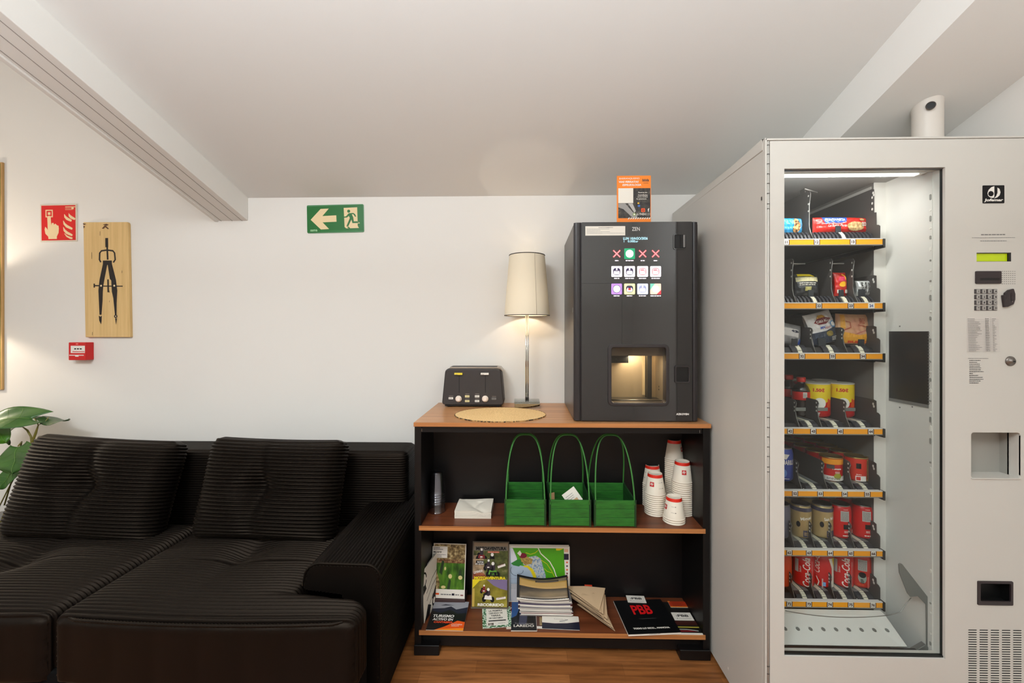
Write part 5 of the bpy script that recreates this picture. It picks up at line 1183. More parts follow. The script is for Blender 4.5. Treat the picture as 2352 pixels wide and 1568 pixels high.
for (py, dy) in ((748, .10), (933, .05), (940, .10)): m_ = MB(); z = ZA(2100, py, 1.37); m_.box(1.2388, 1.2402, 1.32+dy*.9, 1.324+dy*.9, z-.003, z+.001, GREY); m_.build('screw', sp)
random.seed(4); m_ = MB(); DN = mat('dent shade', (150, 148, 142), .4)
for k in range(46):
    z = .30+k*.031+random.uniform(-.004, .004); 
    if random.random() < .8: m_.prism(rrect(1.3035, 1.3095, z, z+random.choice((.006, .012, .018)), .0028, 3), 1.2382, 1.2401, WHITE if k % 2 else DN, ax='x')
m_.build('embossed_tab', sp, bevel=.0006)
jb = MB(); jb.box(wxb-.0012, wxb+.003, YV+.016, YV+.042, wza, wzb, VIN); jb.build('window_jamb', door)
# rail at the top right inside
m_ = MB(); m_.prism([(1.475, 1.765), (1.93, 1.765), (1.93, 1.66), (1.475, 1.66)], 1.196, 1.199, mat('side rail grey', (172, 168, 162), .45), ax='x'); m_.prism([(1.50, 1.742), (1.90, 1.742), (1.90, 1.735), (1.50, 1.735)], 1.194, 1.1962, TD, ax='x'); m_.build('side_rail', vm)
# light
lf = MB(); lf.box(IX0+.01, 1.225, YV+.036, YV+.062, 1.748, 1.7755, mat('light housing', (226, 224, 218), .4)); lfo = lf.build('light_fixture', vm)
MB().box(IX0+.03, 1.205, YV+.040, YV+.058, 1.744, 1.748, mat('light diffuser', (250, 248, 244), .4, emit=1.3)).build('light_diffuser', lfo)
area('vending_light', (.95, YV+.052, 1.741), (R(48), 0, 0), .36, .02, 2.6, (1.0, .985, .96))

# ---- right-hand controls
def V(px, py): p = P(px, py, YV); return p.x, p.z
PV = (P(2300, 700, YV).x-P(2200, 700, YV).x)/100
MV = FR((0, YV, 0))
m_ = MB(MV); a = V(2256.5, 467); c = V(2306, 425.5); m_.prism(rrect(a[0], c[0], a[1], c[1], .002), 0, .0012, INK); lg = m_.build('logo_plate', door)
m_ = MB(MV); m_.lv = .0014
def Lq(x, y): return V(2180+x/4.61, 380+y/4.61)
m_.pl([Lq(*p) for p in [(473, 220), (440, 232), (412, 260), (400, 295), (408, 322), (430, 340), (452, 345), (468, 342), (473, 330)]], WHITE); m_.ell(*Lq(437, 300), 6.3*PV, 6.3*PV, INK)
m_.pl([Lq(*p) for p in [(505, 235), (528, 250), (538, 285), (528, 318), (502, 340), (470, 350), (492, 325), (506, 290)]], WHITE)
m_.txt('Jofemar', *Lq(364, 390), 8.5*PV, WHITE, w=44*PV, bold=.04, shear=.15); m_.build('emblem', lg, keepn=True)
m_ = MB(MV)
a = V(2253, 540); m_.lines(a[0], a[1], 56*PV, 1, 1, 2.4*PV, GREY, 0); a = V(2232, 546.5); m_.lines(a[0], a[1], 99*PV, 1, 1, 1.0*PV, GREY, 0); a = V(2251, 554); m_.lines(a[0], a[1], 61*PV, 1, 1, 1.4*PV, GREY, 0)
m_.build('notice_text', door, keepn=True)
m_ = MB(); m_.box(lx0-.001, lx1+.001, YV+.006, YV+.010, lz0-.001, lz1+.001, mat('lime display', (176, 196, 4), .3, emit=.25)); m_.box(lx1-.006, lx1, YV+.001, YV+.006, lz0, lz1, TB); m_.box(lx0, lx1, YV+.0008, YV+.006, lz1-.0018, lz1, TB); m_.box(lx0, lx1, YV+.0008, YV+.006, lz0, lz0+.001, TB); m_.build('display', door)
BRD = mat('reader brown-black', (46, 36, 38), .45)
a = V(2239, 651.5); c = V(2297.5, 622.5); m_ = MB(MV); m_.prism(rrect(a[0], c[0], a[1], c[1], .003), 0, .004, BRD); cr = m_.build('card_reader', door, bevel=.0008)
m_ = MB(MV); m_.lv = .0042; a = V(2248, 644); m_.rect(a[0], a[1], 45*PV, 5.5*PV, DBLACK); m_.build('card_slot', cr, keepn=True)
m_ = MB(MV)
for r_ in range(7):
    for q in range(7): x, z = V(2300.5+q*4.8, 623.5+r_*4.7); m_.rect(x, z, 2.6*PV, .9*PV, DBLACK); m_.lv = .0003
m_.build('speaker_grille', door, keepn=True)
KG = mat('key grey', (168, 164, 158), .35); KD = mat('key surround', (70, 66, 66), .4)
kt = ['123A', '456B', '789C', '*0#D']
for r_ in range(4):
    for q in range(4):
        x, z = V(2237.5+q*13.3, 674.5+r_*12.8); m_ = MB(MV); m_.prism(rrect(x, x+12*PV, z, z+11*PV, .001, 3), 0, .0012, KD); m_.prism(rrect(x+4*PV, x+11.3*PV, z+1*PV, z+10*PV, .0012, 3), .0012, .003, KG); k_ = m_.build('key', door)
        m_ = MB(MV); m_.lv = .0032; m_.txt(kt[r_][q], x+7.6*PV, z+3.2*PV, 4.6*PV, INK, align='c', bold=.04); m_.build('key_print', k_, keepn=True)
m_ = MB(MV); m_.prism([Lq(*p) for p in [(545, 1372), (570, 1375), (572, 1350), (610, 1318), (660, 1305), (676, 1360), (676, 1420), (660, 1470), (600, 1498), (562, 1500), (552, 1430)]], 0, .007, BRD); cn = m_.build('coin_slot', door, bevel=.0015)
m_ = MB(MV); m_.lv = .0073; a = Lq(622, 1440); m_.rect(a[0], a[1], 2*PV, 20*PV, DBLACK); m_.ell(*Lq(640, 1442), .0014, .0014, STEEL); m_.build('slot', cn, keepn=True)
# price list and notes
a = V(2220.5, 807); c = V(2294, 727); m_ = MB(MV); m_.prism([(a[0], a[1]), (c[0], a[1]), (c[0], c[1]), (a[0], c[1])], 0, .0003, mat('list paper', (205, 199, 192), .5)); pl_ = m_.build('price_list', door)
m_ = MB(MV); m_.lv = .0005; random.seed(2)
for k in range(20):
    y = 732.5+k*3.85; x, z = V(2222, y); m_.lines(x, z, 32*PV, 1, 1, 1.0*PV, GREY, .5); x, z = V(2262, y); m_.lines(x, z, 9*PV, 1, 1, 1.0*PV, INK, .1); x, z = V(2278, y); m_.lines(x, z, 10*PV, 1, 1, 1*PV, GREY, .7)
    m_.rect(V(2221, y+1)[0], V(2221, y+1.2)[1], 72*PV, .0003, GREY)
for x in (2260, 2271.5): p = V(x, 806); m_.rect(p[0], p[1], .0004, 79*PV, GREY)
m_.build('print', pl_, keepn=True)
m_ = MB(MV); x, z = V(2223, 823.5); m_.lines(x, z, 47*PV, 1, 1, 1.2*PV, GREY, 0)
for k, ww in enumerate((26, 18, 24, 25, 27, 26, 33, 8, 20, 31, 32, 26, 21)): x, z = V(2226, 828+k*4.3); m_.lines(x, z, ww*PV, 1, 1, 1.3*PV, INK, 0)
m_.build('notes_text', door, keepn=True)
x, z = V(2320, 829); LKM = FR((x, YV, z)); m_ = MB(LKM); m_.lathe([(.0146, 0), (.0146, .002), (.012, .005), (.007, .0055), (.0068, .009), (0, .009)], mat('lock metal', (128, 122, 116), .35, metal=.8), seg=32); lk = m_.build('lock', door)
m_ = MB(LKM); m_.lv = .0092; m_.ell(.002, -.0005, .004, .0022, DBLACK); m_.build('keyhole', lk, keepn=True)
# bays
BG = mat('bay grey', (158, 156, 148), .45)
m_ = MB(); m_.box(bx0-.002, bx1+.002, YV+.055, YV+.057, bz0-.002, bz1+.002, BG); m_.box(bx1, bx1+.002, YV+.03, YV+.057, bz0, bz1, BG); m_.box(bx0-.002, bx0, YV+.03, YV+.057, bz0, bz1, BG); m_.box(bx0, bx1, YV+.03, YV+.057, bz1, bz1+.002, BG); m_.box(bx0, bx1, YV-.003, YV+.057, bz0-.002, bz0+.001, VW); m_.build('pickup_bay', door)
o2 = rrect(bx0-.0001, bx1+.0001, bz0-.0001, bz1+.0001, .0001, 6); m_ = MB(); m_.ring(o2, rrect(bx0, bx1, bz0, bz1, .009, 6), YV+.0003, YV+.004, VW); m_.build('bay_corner', door)
m_ = MB(); m_.ring(rrect(rx0-.001, rx1+.001, rz0-.001, rz1+.001, .003, 6), rrect(rx0+.007, rx1-.006, rz0+.011, rz1-.006, .003, 6), YV-.003, YV+.002, BRD); m_.box(rx0, rx1, YV+.03, YV+.032, rz0, rz1, DBLACK); m_.box(rx0, rx1, YV+.002, YV+.03, rz0, rz0+.002, DBLACK); m_.box(rx0, rx0+.002, YV+.002, YV+.03, rz0, rz1, DBLACK); m_.box(rx1-.002, rx1, YV+.002, YV+.03, rz0, rz1, DBLACK); m_.box(rx0, rx1, YV+.002, YV+.03, rz1-.002, rz1, DBLACK); m_.build('coin_return', door, bevel=.0008)
m_ = MB(MV)
for q in range(5):
    for r_ in range(42):
        x, z = V(2224+q*25.7, 1446.5+r_*5.47+q*.3)
        if z < .09: continue
        m_.rect(x, z-.9*PV, 19*PV, 2.3*PV, DBLACK); m_.lv = .0003; m_.prism([(x, z-2.2*PV), (x+19*PV, z-2.2*PV), (x+19*PV, z-1.0*PV), (x, z-1.0*PV)], 0, .0012, WHITE)
m_.build('vent_grille', door, keepn=True)

# ---- trays
YT = 1.427
STRIP = mat('label strip orange', (248, 164, 6), .35); TAGD = mat('tag maroon', (60, 18, 22), .5); BELT = mat('belt cream', (214, 208, 186), .55); RAIL = mat('rail charcoal', (44, 44, 50), .4); RAILT = mat('rail top grey', (118, 120, 118), .4); LIP = mat('strip lip', (220, 216, 210), .35)
TZ = [ZA(1916, y, YT) for y in (555.5, 702, 818, 990.5, 1134, 1270, 1388)]
OFF = [.043, .037, .037, .029, .0243, .0243, .026]
def tray(k, labs, divs, gh, dh, ribs):
    zc = TZ[k]; x0 = IX0+.004; x1 = XA(2027, YT)
    tr = MB().box(x0, 1.192, YT+.012, 1.93, zc-.007, zc-.003, TD).build('tray', vm)
    m_ = MB(); m_.box(x0, x1, YT, YT+.010, zc-.0085, zc+.0085, STRIP); m_.box(x0, x1, YT-.001, YT+.012, zc+.0086, zc+.0115, LIP); m_.box(x0, x1, YT-.001, YT+.014, zc-.0115, zc-.0086, mat('strip lip grey', (132, 128, 124), .4)); m_.build('label_strip', tr)
    m_ = MB(); m_.prism([(x1, zc+.010), (x1+.008, zc+.010), (x1+.008, zc-.020), (x1+.003, zc-.020), (x1, zc-.012)], YT-.002, YT+.035, TB, ax='y'); m_.box(1.188, 1.197, YT+.03, 1.90, zc-.022, zc-.012, TB); m_.build('end_cap', tr)
    for px, t_ in labs:
        x = XA(px, YT); wh = t_.startswith('!'); m_ = MB(FR((x, YT, zc))); m_.lv = .0004; m_.rect(-.0105, -.0085, .021, .017, WHITE if wh else TAGD)
        if not wh: m_.rect(-.0078, -.0080, .0156, .0160, WHITE)
        m_.txt(t_.strip('!'), 0, -.005, .010, mat('handwriting blue', (40, 70, 140), .5) if wh else TAGD, align='c', bold=.05); m_.build('number_tag', tr, keepn=True)
    edges = [x0]+[XA(p, YT) for p in divs]+[1.190]
    for i, x in enumerate(edges[1:-1]):
        h = dh
        prof = [(YT+.014, zc+.012), (YT+.030, zc+.040), (YT+.036, zc+.062), (YT+.036, zc+h*.72), (YT+.030, zc+h-.012), (YT+.036, zc+h-.003), (YT+.046, zc+h), (1.90, zc+h), (1.90, zc-.003), (YT+.014, zc-.003)]
        d = MB().prism(prof, x-.0012, x+.0012, TD, ax='x').build('divider', tr)
        m_ = MB(); m_.tube([(x-.0016, p[0]-.0006, p[1]) for p in prof[:5]], .0007, STEEL, 5); 
        for zz in (h*.62, h*.75, h*.9): m_.prism([(YT+.040+.0028*math.cos(R(a)), zc+zz+.0034*math.sin(R(a))) for a in range(0, 360, 45)], x-.0016, x-.0012, LIP, ax='x')
        m_.build('divider_edge', d) if False else m_.build('edge_trim', tr)
    prof = [(YT+.006, zc-.005), (YT+.006, zc+.055), (YT+.012, zc+.060), (YT+.020, zc+.062)]+([(YT+.021, zc+gh), (YT+.032, zc+gh+.003)] if gh < .15 else [(YT+.021, zc+.105), (YT+.030, zc+.107), (YT+.031, zc+gh), (YT+.036, zc+gh+.003)])+[(1.90, zc+gh+.003), (1.90, zc-.005)]
    sg_ = MB(); sg_.prism(prof, 1.1915, 1.194, TD, ax='x'); sg_.build('side_guard', tr)
    m_ = MB()
    for a, b2 in ((YT+.032, gh-.012), (YT+.029, gh-.020)): m_.prism([(a+.0035*math.cos(R(t)), zc+b2+.0045*math.sin(R(t))) for t in range(0, 360, 40)], 1.1909, 1.1915, LIP, ax='x')
    if gh > .15:
        for b2 in (.12, .14, .16): m_.prism([(YT+.036+.003*math.cos(R(t)), zc+b2+.0045*math.sin(R(t))) for t in range(0, 360, 40)], 1.1909, 1.1915, LIP, ax='x')
    m_.build('guard_hole', tr)
    so = OFF[k]-.0011; sec = [(YT+.013, zc+.010), (YT+.022, zc+.010+(so-.010)*.57), (YT+.036, zc+so), (1.90, zc+so), (1.90, zc+so-.007), (YT+.036, zc+so-.007), (YT+.013, zc-.002)]
    for a, b2 in zip(edges[:-1], edges[1:]):
        cx = (a+b2)/2; lw = b2-a
        if ribs and lw > .05:
            n = int(lw/.0125); m_ = MB()
            for q in range(n):
                xx = a+.004+q*(lw-.008)/n; m_.prism(sec, xx, xx+.0066, RAIL, ax='x')
            m_.box(a+.003, b2-.003, YT+.03, 1.90, zc+.006, zc+so-.008, TB); m_.build('slide_rail', tr)
            m_ = MB(); m_.prism([(y, z+.0006) for y, z in sec], cx-.009, cx+.003, BELT, ax='x'); m_.build('belt', tr)
        else:
            m_ = MB()
            for u in (-1, 1):
                xa = cx+u*.0175-.0085; m_.prism(sec, xa, xa+.017, RAIL, ax='x'); m_.prism([(YT+.034, zc+so), (1.90, zc+so), (1.90, zc+so+.0008), (YT+.036, zc+so+.0008)], xa+.001, xa+.016, RAILT, ax='x')
            m_.prism([(YT+.013, zc+.003), (YT+.034, zc+so-.0075), (1.9, zc+so-.0075), (1.9, zc), (YT+.013, zc)], a+.003, b2-.003, TB, ax='x')
            m_.build('slide_rail', tr)
            m_ = MB(); m_.prism([(y, z+.0006) for y, z in sec], cx-.007, cx+.007, BELT, ax='x'); 
            for q in range(4): y = YT+.016+q*.007; m_.box(cx-.0071, cx+.0071, y, y+.0008, zc+.010+(so-.010)*min(1, .33+.24*q), zc+.0014+.010+(so-.010)*min(1, .33+.24*q), GREY)
            m_.build('belt', tr)
            m_ = MB(); m_.lathe([(.0022, 0), (.0022, .0018), (0, .0022)], CHROME, c=(a+.009, YT+.019, zc+.009), seg=10); m_.build('rivet', tr)
    return tr, edges
T = []
T.append(tray(0, [(1806, '11'), (1876, '12'), (1959, '13')], [1876], .187, .187, True))
T.append(tray(1, [(1881, '22'), (1954, '23'), (2001, '!24')], [1836, 1928, 1979], .104, .168, True))
T.append(tray(2, [(1842, '32'), (1912, '33'), (1982, '34')], [1809, 1881, 1955], .100, .098, False))
T.append(tray(3, [(1815, '42'), (1868, '43'), (1930, '45'), (2000, '44')], [1843, 1895, 1960], .100, .100, False))
T.append(tray(4, [(1826, '52'), (1884, '53'), (1940, '54'), (1992, '55')], [1848, 1908, 1970], .097, .100, False))
T.append(tray(5, [(1813, '62'), (1858, '63'), (1907, '64'), (1954, '65'), (2006, '66')], [1832, 1879, 1925, 1972], .090, .088, False))
T.append(tray(6, [(1813, '72'), (1858, '73'), (1906, '74'), (1954, '75'), (2005, '76')], [1832, 1879, 1925, 1972], .078, .085, False))
# spring arms on tray four
for x in T[3][1][1:-1]: m_ = MB(); m_.box(x, x+.034, YT+.034, YT+.0355, TZ[3]+.062, TZ[3]+.074, mat('arm grey', (120, 124, 122), .35, metal=.5)); m_.build('spring_arm', T[3][0], bevel=.0008)
for x in T[1][1][1:-2]:
    m_ = MB(); m_.tube([(x+.001, YT+.05, TZ[1]+.150), (x+.052, YT+.05, TZ[1]+.150)], .002, mat('bar grey', (160, 156, 152), .35, metal=.4), 8); m_.build('cross_bar', T[1][0])
x = T[0][1][1]; m_ = MB(); m_.tube([(x, YT+.06, TZ[0]+.20), (x+.07, YT+.10, TZ[0]+.20)], .002, mat('bar grey', (160, 156, 152), .35, metal=.4), 8); m_.build('cross_bar', T[0][0])
m_ = MB(); m_.prism([(YT+.055, TZ[0]+.18), (YT+.062, TZ[0]+.202), (YT+.085, TZ[0]+.202), (YT+.075, TZ[0]+.12), (YT+.06, TZ[0]+.13)], x-.001, x+.001, TD, ax='x'); m_.build('divider_hook', T[0][0])
def stopper(k, px, w_, h_, dy=.040, tilt=0):
    x = XA(px, YT+dy); MB(FR((x, YT+dy, TZ[k]+OFF[k]-.004), tilt=R(tilt))).box(-w_/2, w_/2, 0, h_, -.002, .002, mat('stopper slate', (34, 40, 46), .4)).build('stopper', T[k][0], bevel=.0008)
stopper(0, 1925, .018, .024, .036); stopper(1, 1862, .018, .024, .034); stopper(1, 1929+3, .016, .024, .034); stopper(1, 1977+2, .022, .026, .034); stopper(2, 1825, .020, .026, .034); stopper(2, 1888, .026, .028, .034, 5); stopper(2, 1977, .020, .024, .034, -6)

# ---- bin, flap, bracket, wire
FLP = mat('flap white', (214, 212, 206), .35)
fz0, fz1, fy0, fy1 = .279, .322, 1.325, 1.405
fp_ = [(fy0, fz0), (fy1, fz1), (fy1+.02, fz1+.004), (fy1+.02, fz1), (fy1+.002, fz1-.004), (fy0+.002, fz0-.004)]
fo = MB().prism(fp_, IX0+.004, 1.187, FLP, ax='x').build('bin_flap', vm, bevel=.001)
tl_ = math.atan2(fz1-fz0, fy1-fy0)
for k in range(9):
    px = 1803+k*29.3; p = P(px, 1448, (fy0+fy1)/2); f = .5; Mh = FLAT((p.x, fy0+(fy1-fy0)*f, fz0+(fz1-fz0)*f), tilt=tl_)
    m_ = MB(Mh); m_.lathe([(.0088, 0), (.0072, .0016), (.0060, .0008), (.0060, .0003)], FLP, seg=20); m_.disc(.0062, .0005, mat('hole grey', (112, 112, 108), .5), seg=20); m_.ell(.001, .001, .0028, .0044, DBLACK, rot=R(30)); m_.build('flap_hole', fo)
m_ = MB(); m_.box(IX0+.004, 1.235, YV+.040, YV+.056, .262, .277, TB); m_.box(IX0+.004, 1.19, YV+.040, fy0, .255, .262, mat('bin grey', (120, 120, 118), .5)); m_.build('bin_lip', vm, bevel=.001)
BKT = mat('galvanised bracket', (128, 130, 128), .4, metal=.5)
def B_(x, y): p = P(1780+x/3.5, 1120+y/3.5, 1.318); return (p.x, p.z)
m_ = MB(); m_.prism([B_(*p) for p in [(990, 610), (1003, 603), (1020, 610), (1230, 880), (1275, 940), (1280, 990), (1268, 1000), (1265, 1310), (1215, 1310), (1210, 935), (1145, 868), (1085, 874), (1060, 845), (995, 680)]], 1.316, 1.319, BKT, ax='y')
m_.prism([B_(*p) for p in [(1110, 1308), (1205, 1253), (1250, 1300), (1250, 1312)]], 1.314, 1.330, BKT, ax='y'); m_.build('lift_bracket', vm, bevel=.001)
wp = [B_(1085, 876), B_(1040, 930), B_(1000, 990)]; wpts = [(a, 1.314, b2) for a, b2 in wp]+[(P(px, 1417.5-((px-1955)/158)**2*17, 1.316).x, 1.316, P(px, 1417.5-((px-1955)/158)**2*17, 1.316).z) for px in range(2044, 1790, -16)]
MB().tube(wpts, .0012, STEEL, 6).build('wire', vm)

# ============================================================ PRODUCTS
def can(name, lab, cat, px, k, Yc, r, h, body, draw=None, rim=STEEL, top=None, group=None, neck=.0, spin=0.0, x=None):
    x = XA(px, Yc) if x is None else x; z = TZ[k]+OFF[k]+.0001
    th = thing(name, lab, cat, (x, Yc, z), 0, group)
    prof = [(0, .001), (r*.80, .0), (r*.97, .006), (r, .011), (r, h-.016-neck), (r*(.93 if neck else 1), h-.008), (r*(.86 if neck else .98), h-.004)]
    m_ = MB(); m_.lathe([(a, b2) for a, b2 in prof], body, c=(x, Yc, z), seg=36); m_.build('body', th, keepn=False)
    rr_ = r*(.86 if neck else .98)
    m_ = MB(); m_.lathe([(rr_, h-.004), (rr_+.0012, h-.002), (rr_+.0008, h), (rr_-.0018, h), (rr_-.003, h-.005), (0, h-.005)], top or rim, c=(x, Yc, z), seg=36)
    if neck: m_.box(x-.004, x+.004, Yc-.010, Yc+.006, z+h-.005, z+h-.0038, rim)
    m_.build('lid', th)
    if draw:
        f0 = math.atan2(-Yc, -x)+spin
        def wp_(p): a = f0+p.x/r; rr = r+p.z; return (x+rr*math.cos(a), Yc+rr*math.sin(a), z+p.y)
        m_ = MB(warp=wp_); m_.lv = .0004; draw(m_); m_.build('label_print', th)
    return th
CKR = mat('can red', (200, 12, 14), .3, spec=.5); CBG = mat('can beige', (176, 152, 104), .35, metal=.3); CBL = mat('can blue', (44, 66, 150), .3, metal=.3); CGY = mat('can grey blue', (110, 110, 128), .35, metal=.4); CWH = mat('can white', (226, 222, 216), .4); CSL = mat('slate blue print', (62, 62, 84), .4); CORG = mat('can orange', (210, 66, 20), .35); GOLD = mat('gold lid', (196, 164, 98), .28, metal=.85); CYL = mat('can yellow', (236, 208, 20), .4); LIDP = mat('pale lid', (210, 204, 190), .4)
def d_red(m):
    m.rect(-.006, .062, .026, .036, mat('label grey', (176, 172, 168), .5)); m.lines(-.004, .092, .022, 7, .0042, .0018, GREY, .1); m.lines(.002, .103, .014, 1, 1, .0014, WHITE, 0); m.rect(.002, .036, .016, .016, INK); m.lines(.004, .028, .012, 2, .004, .002, PAPER, .1); m.lines(.0, .012, .022, 1, 1, .0032, PAPER, 0); m.rect(.034, .02, .008, .013, PAPER)
def d_bei(word, sub=True):
    def d(m):
        m.rect(-.052, .094, .104, .013, CSL)
        m.txt(word, -.002, .060, .014, WHITE, w=.036, bold=.02, rot=R(10)); m.rect(.004, .008, .013, .022, CSL); m.rect(.019, .008, .014, .022, CSL); m.lines(.007, .02, .018, 2, .006, .003, CBG, .2); m.ell(-.010, .050, .006, .010, INK)
    return d
def d_coke(m):
    m.txt('Coca-Cola', .021, .006, .023, WHITE, w=.100, bold=.012, shear=.35, rot=R(90)); m.arc([(.029, .010+.004*k) for k in range(22)], .0009, WHITE); m.txt('Sabor', -.006, .052, .006, PAPER, w=.022, rot=R(90)); m.rect(-.026, .05, .012, .045, mat('label grey', (176, 172, 168), .5))
def d_cokex(m):
    m.pl([(.018, 0.004), (.030, .03), (.030, .07), (.018, .105), (.045, .105), (.05, .004)], PAPER); m.pl([(.036, .085), (.05, .06), (.05, .105), (.03, .105)], CYL); m.txt('Coca-Cola', -.008, .050, .020, PAPER, w=.085, bold=.0, shear=.35, rot=R(90)); m.lines(-.002, .03, .004, 12, .004, .0024, PAPER, .2); m.rect(.001, .008, .008, .014, mat('pale blue tag', (120, 170, 220), .5)); m.arc([(-.014, .004), (-.010, .02), (-.018, .036)], .003, PAPER)
def d_barc(m):
    m.rect(-.010, .062, .026, .038, mat('label grey', (176, 172, 168), .5)); m.lines(-.008, .094, .022, 9, .0036, .0016, GREY, .0); m.ell(.002, .038, .012, .019, mat('nutrition green grey', (150, 160, 150), .5)); m.ell(.002, .048, .010, .010, INK); m.lines(-.003, .03, .010, 3, .005, .003, INK, .2); m.rect(.017, .004, .003, .04, mat('pink print', (230, 130, 120), .5)); m.lines(-.012, .012, .018, 1, 1, .003, ORB, 0)
GB6 = 'cans standing on the sixth tray'; GB7 = 'cans standing on the lowest tray'; GB5 = 'tins standing on the fifth tray'
Y6 = 1.503
can('drink_can', 'beige can, left of the front pair of beige cans on the sixth tray', 'can', 1839, 5, Y6, .0325, .115, CBG, d_bei('Miguel'), neck=.004, group=GB6, spin=.1)
can('drink_can', 'beige can, right of the front pair of beige cans on the sixth tray', 'can', 1888, 5, Y6, .0325, .115, CBG, d_bei('San Mig'), neck=.004, group=GB6, spin=.3)
can('drink_can', 'x', 'can', 1929, 5, Y6, .0325, .115, CKR, d_red, neck=.006, group=GB6, spin=.25)['label'] = 'red can with a grey label, just right of the two beige cans'
can('drink_can', 'rightmost front can of the sixth tray, red with a grey label', 'can', 1980, 5, Y6, .0325, .115, CKR, d_red, neck=.006, group=GB6, spin=.2)
can('drink_can', 'grey-blue can cut by the left window edge on the sixth tray', 'can', 1791, 5, Y6, .0325, .115, CGY, None, neck=.004, group=GB6)
nm6 = ['grey-blue', 'left beige', 'right beige', 'left red', 'rightmost red']
for q, (px, body) in enumerate(((1791, CGY), (1839, CBG), (1888, CBG), (1929, CKR), (1980, CKR))):
    x = XA(px, Y6)
    for row in (1, 2): can('drink_can', '%s can directly behind the %s front can on the sixth tray' % ('second' if row == 1 else 'third', nm6[q]), 'can', px, 5, Y6+.067*row, .0325, .115, body, None, neck=.005, group=GB6, x=x)
can('drink_can', 'x', 'can', 1845, 6, Y6, .0325, .115, CKR, d_coke, neck=.006, group=GB7)['label'] = 'red can with white cola script, left of the yellow-cornered can'
can('drink_can', 'red and cream can with a yellow corner on the lowest tray', 'can', 1888, 6, Y6, .0325, .115, CKR, d_cokex, neck=.006, group=GB7, spin=.05)
can('drink_can', 'red can with white cola script, right of the yellow-cornered can', 'can', 1935, 6, Y6, .0325, .115, CKR, d_coke, neck=.006, group=GB7)
can('drink_can', 'red can showing a grey barcode block, rightmost on the lowest tray', 'can', 1975, 6, Y6, .0325, .115, mat('can orange red', (196, 34, 16), .3), d_barc, neck=.006, group=GB7, spin=.15)
can('drink_can', 'orange can cut by the left window edge on the lowest tray', 'can', 1794, 6, Y6, .0325, .115, CORG, None, neck=.006, group=GB7)
def d_aq(m):
    m.txt('AQUARIUS', -.012, .056, .020, WHITE, w=.062, bold=.02); m.ell(.012, .03, .010, .014, mat('lighter blue', (90, 130, 200), .4)); m.rect(-.01, .08, .03, .016, mat('lighter blue', (90, 130, 200), .4)); m.pl([(-.02, .085), (.02, .078), (.03, .095), (-.02, .10)], CWH); m.rect(-.03, .010, .06, .0015, WHITE)
can('drink_can', 'blue can with white capitals at the left window edge of the fifth tray', 'can', 1797, 4, 1.50, .0325, .115, CBL, d_aq, neck=.004, group='cans standing on the fifth tray', spin=-.25)
def d_t1(m):
    m.rect(-.036, .060, .080, .018, mat('tin amber', (230, 150, 20), .4)); m.txt('Tomate', -.006, .042, .007, WHITE, w=.030, bold=.03); m.lines(.004, .034, .016, 2, .004, .0018, WHITE, .2); m.rect(-.036, .004, .080, .016, CWH); m.ell(.012, .020, .012, .010, mat('olive green fruit', (150, 150, 40), .5)); m.lines(-.02, .012, .05, 2, .004, .0025, GREY, .3); m.rect(-.02, .045, .022, .014, TD)
def d_t2(m):
    m.rect(-.008, .046, .014, .018, INK); m.rect(-.01, .003, .032, .018, CWH); m.rect(-.008, .006, .012, .012, RED); m.rect(.025, .003, .007, .075, mat('tin gold strip', (150, 130, 70), .4)); m.lines(.0255, .07, .006, 14, .0045, .002, INK, .2); m.lines(-.008, .025, .014, 1, 1, .002, WHITE, 0)
TR1 = mat('tin red', (190, 20, 18), .35); TR2 = mat('tin orange red', (206, 48, 28), .35)
for q, (px, body, dr_, nm) in enumerate(((1908, TR1, d_t1, 'red and amber tin with a green fruit, at the front of the fifth tray'), (1966, TR2, d_t2, 'orange-red tin with a black mark, front right on the fifth tray'))):
    x = XA(px, 1.505)
    for row in range(6):
        can('food_tin', nm if row == 0 else 'gold-lidded tin, %s behind the %s tin on the fifth tray' % (('first', 'second', 'third', 'fourth', 'fifth')[row-1], 'red and amber' if q == 0 else 'orange-red'), 'tin', px, 4, 1.505+.071*row, .0345, .083, body, dr_ if row == 0 else None, rim=GOLD, top=GOLD, group=GB5, x=x, spin=.25)
# price-printed crisp tubes
def d_tube(m):
    m.rect(-.052, .066, .104, .052, CYL); m.pl([(-.052, .045), (-.012, .052), (.022, .052), (.052, .066), (.052, .0661), (-.052, .0661)], CYL); m.txt('1.50€', -.012, .092, .013, CKR, w=.034, bold=.05); m.ell(.008, .052, .018, .019, WHITE); m.pl([(.030, .04), (.045, .036), (.046, .062), (.034, .070)], ORB); m.lines(-.01, .026, .02, 2, .01, .003, WHITE, .2); m.rect(-.008, .008, .014, .008, WHITE)
for px, nm, sp_ in ((1877, 'left', .0), (1931, 'right', .0)):
    can('crisp_tube', 'yellow and red crisp tube marked 1.50€, %s of the front pair' % nm, 'crisps', px, 3, 1.545, .0400, .122, CKR, d_tube, rim=LIDP, top=LIDP, group='crisp tubes on the fourth tray', spin=sp_)
for px, nm in ((1877, 'left'), (1931, 'right')): can('crisp_tube', 'crisp tube hidden behind the %s front tube on the fourth tray' % nm, 'crisps', px, 3, 1.63, .0400, .122, CKR, None, rim=LIDP, top=LIDP, group='crisp tubes on the fourth tray', x=XA(px, 1.545))
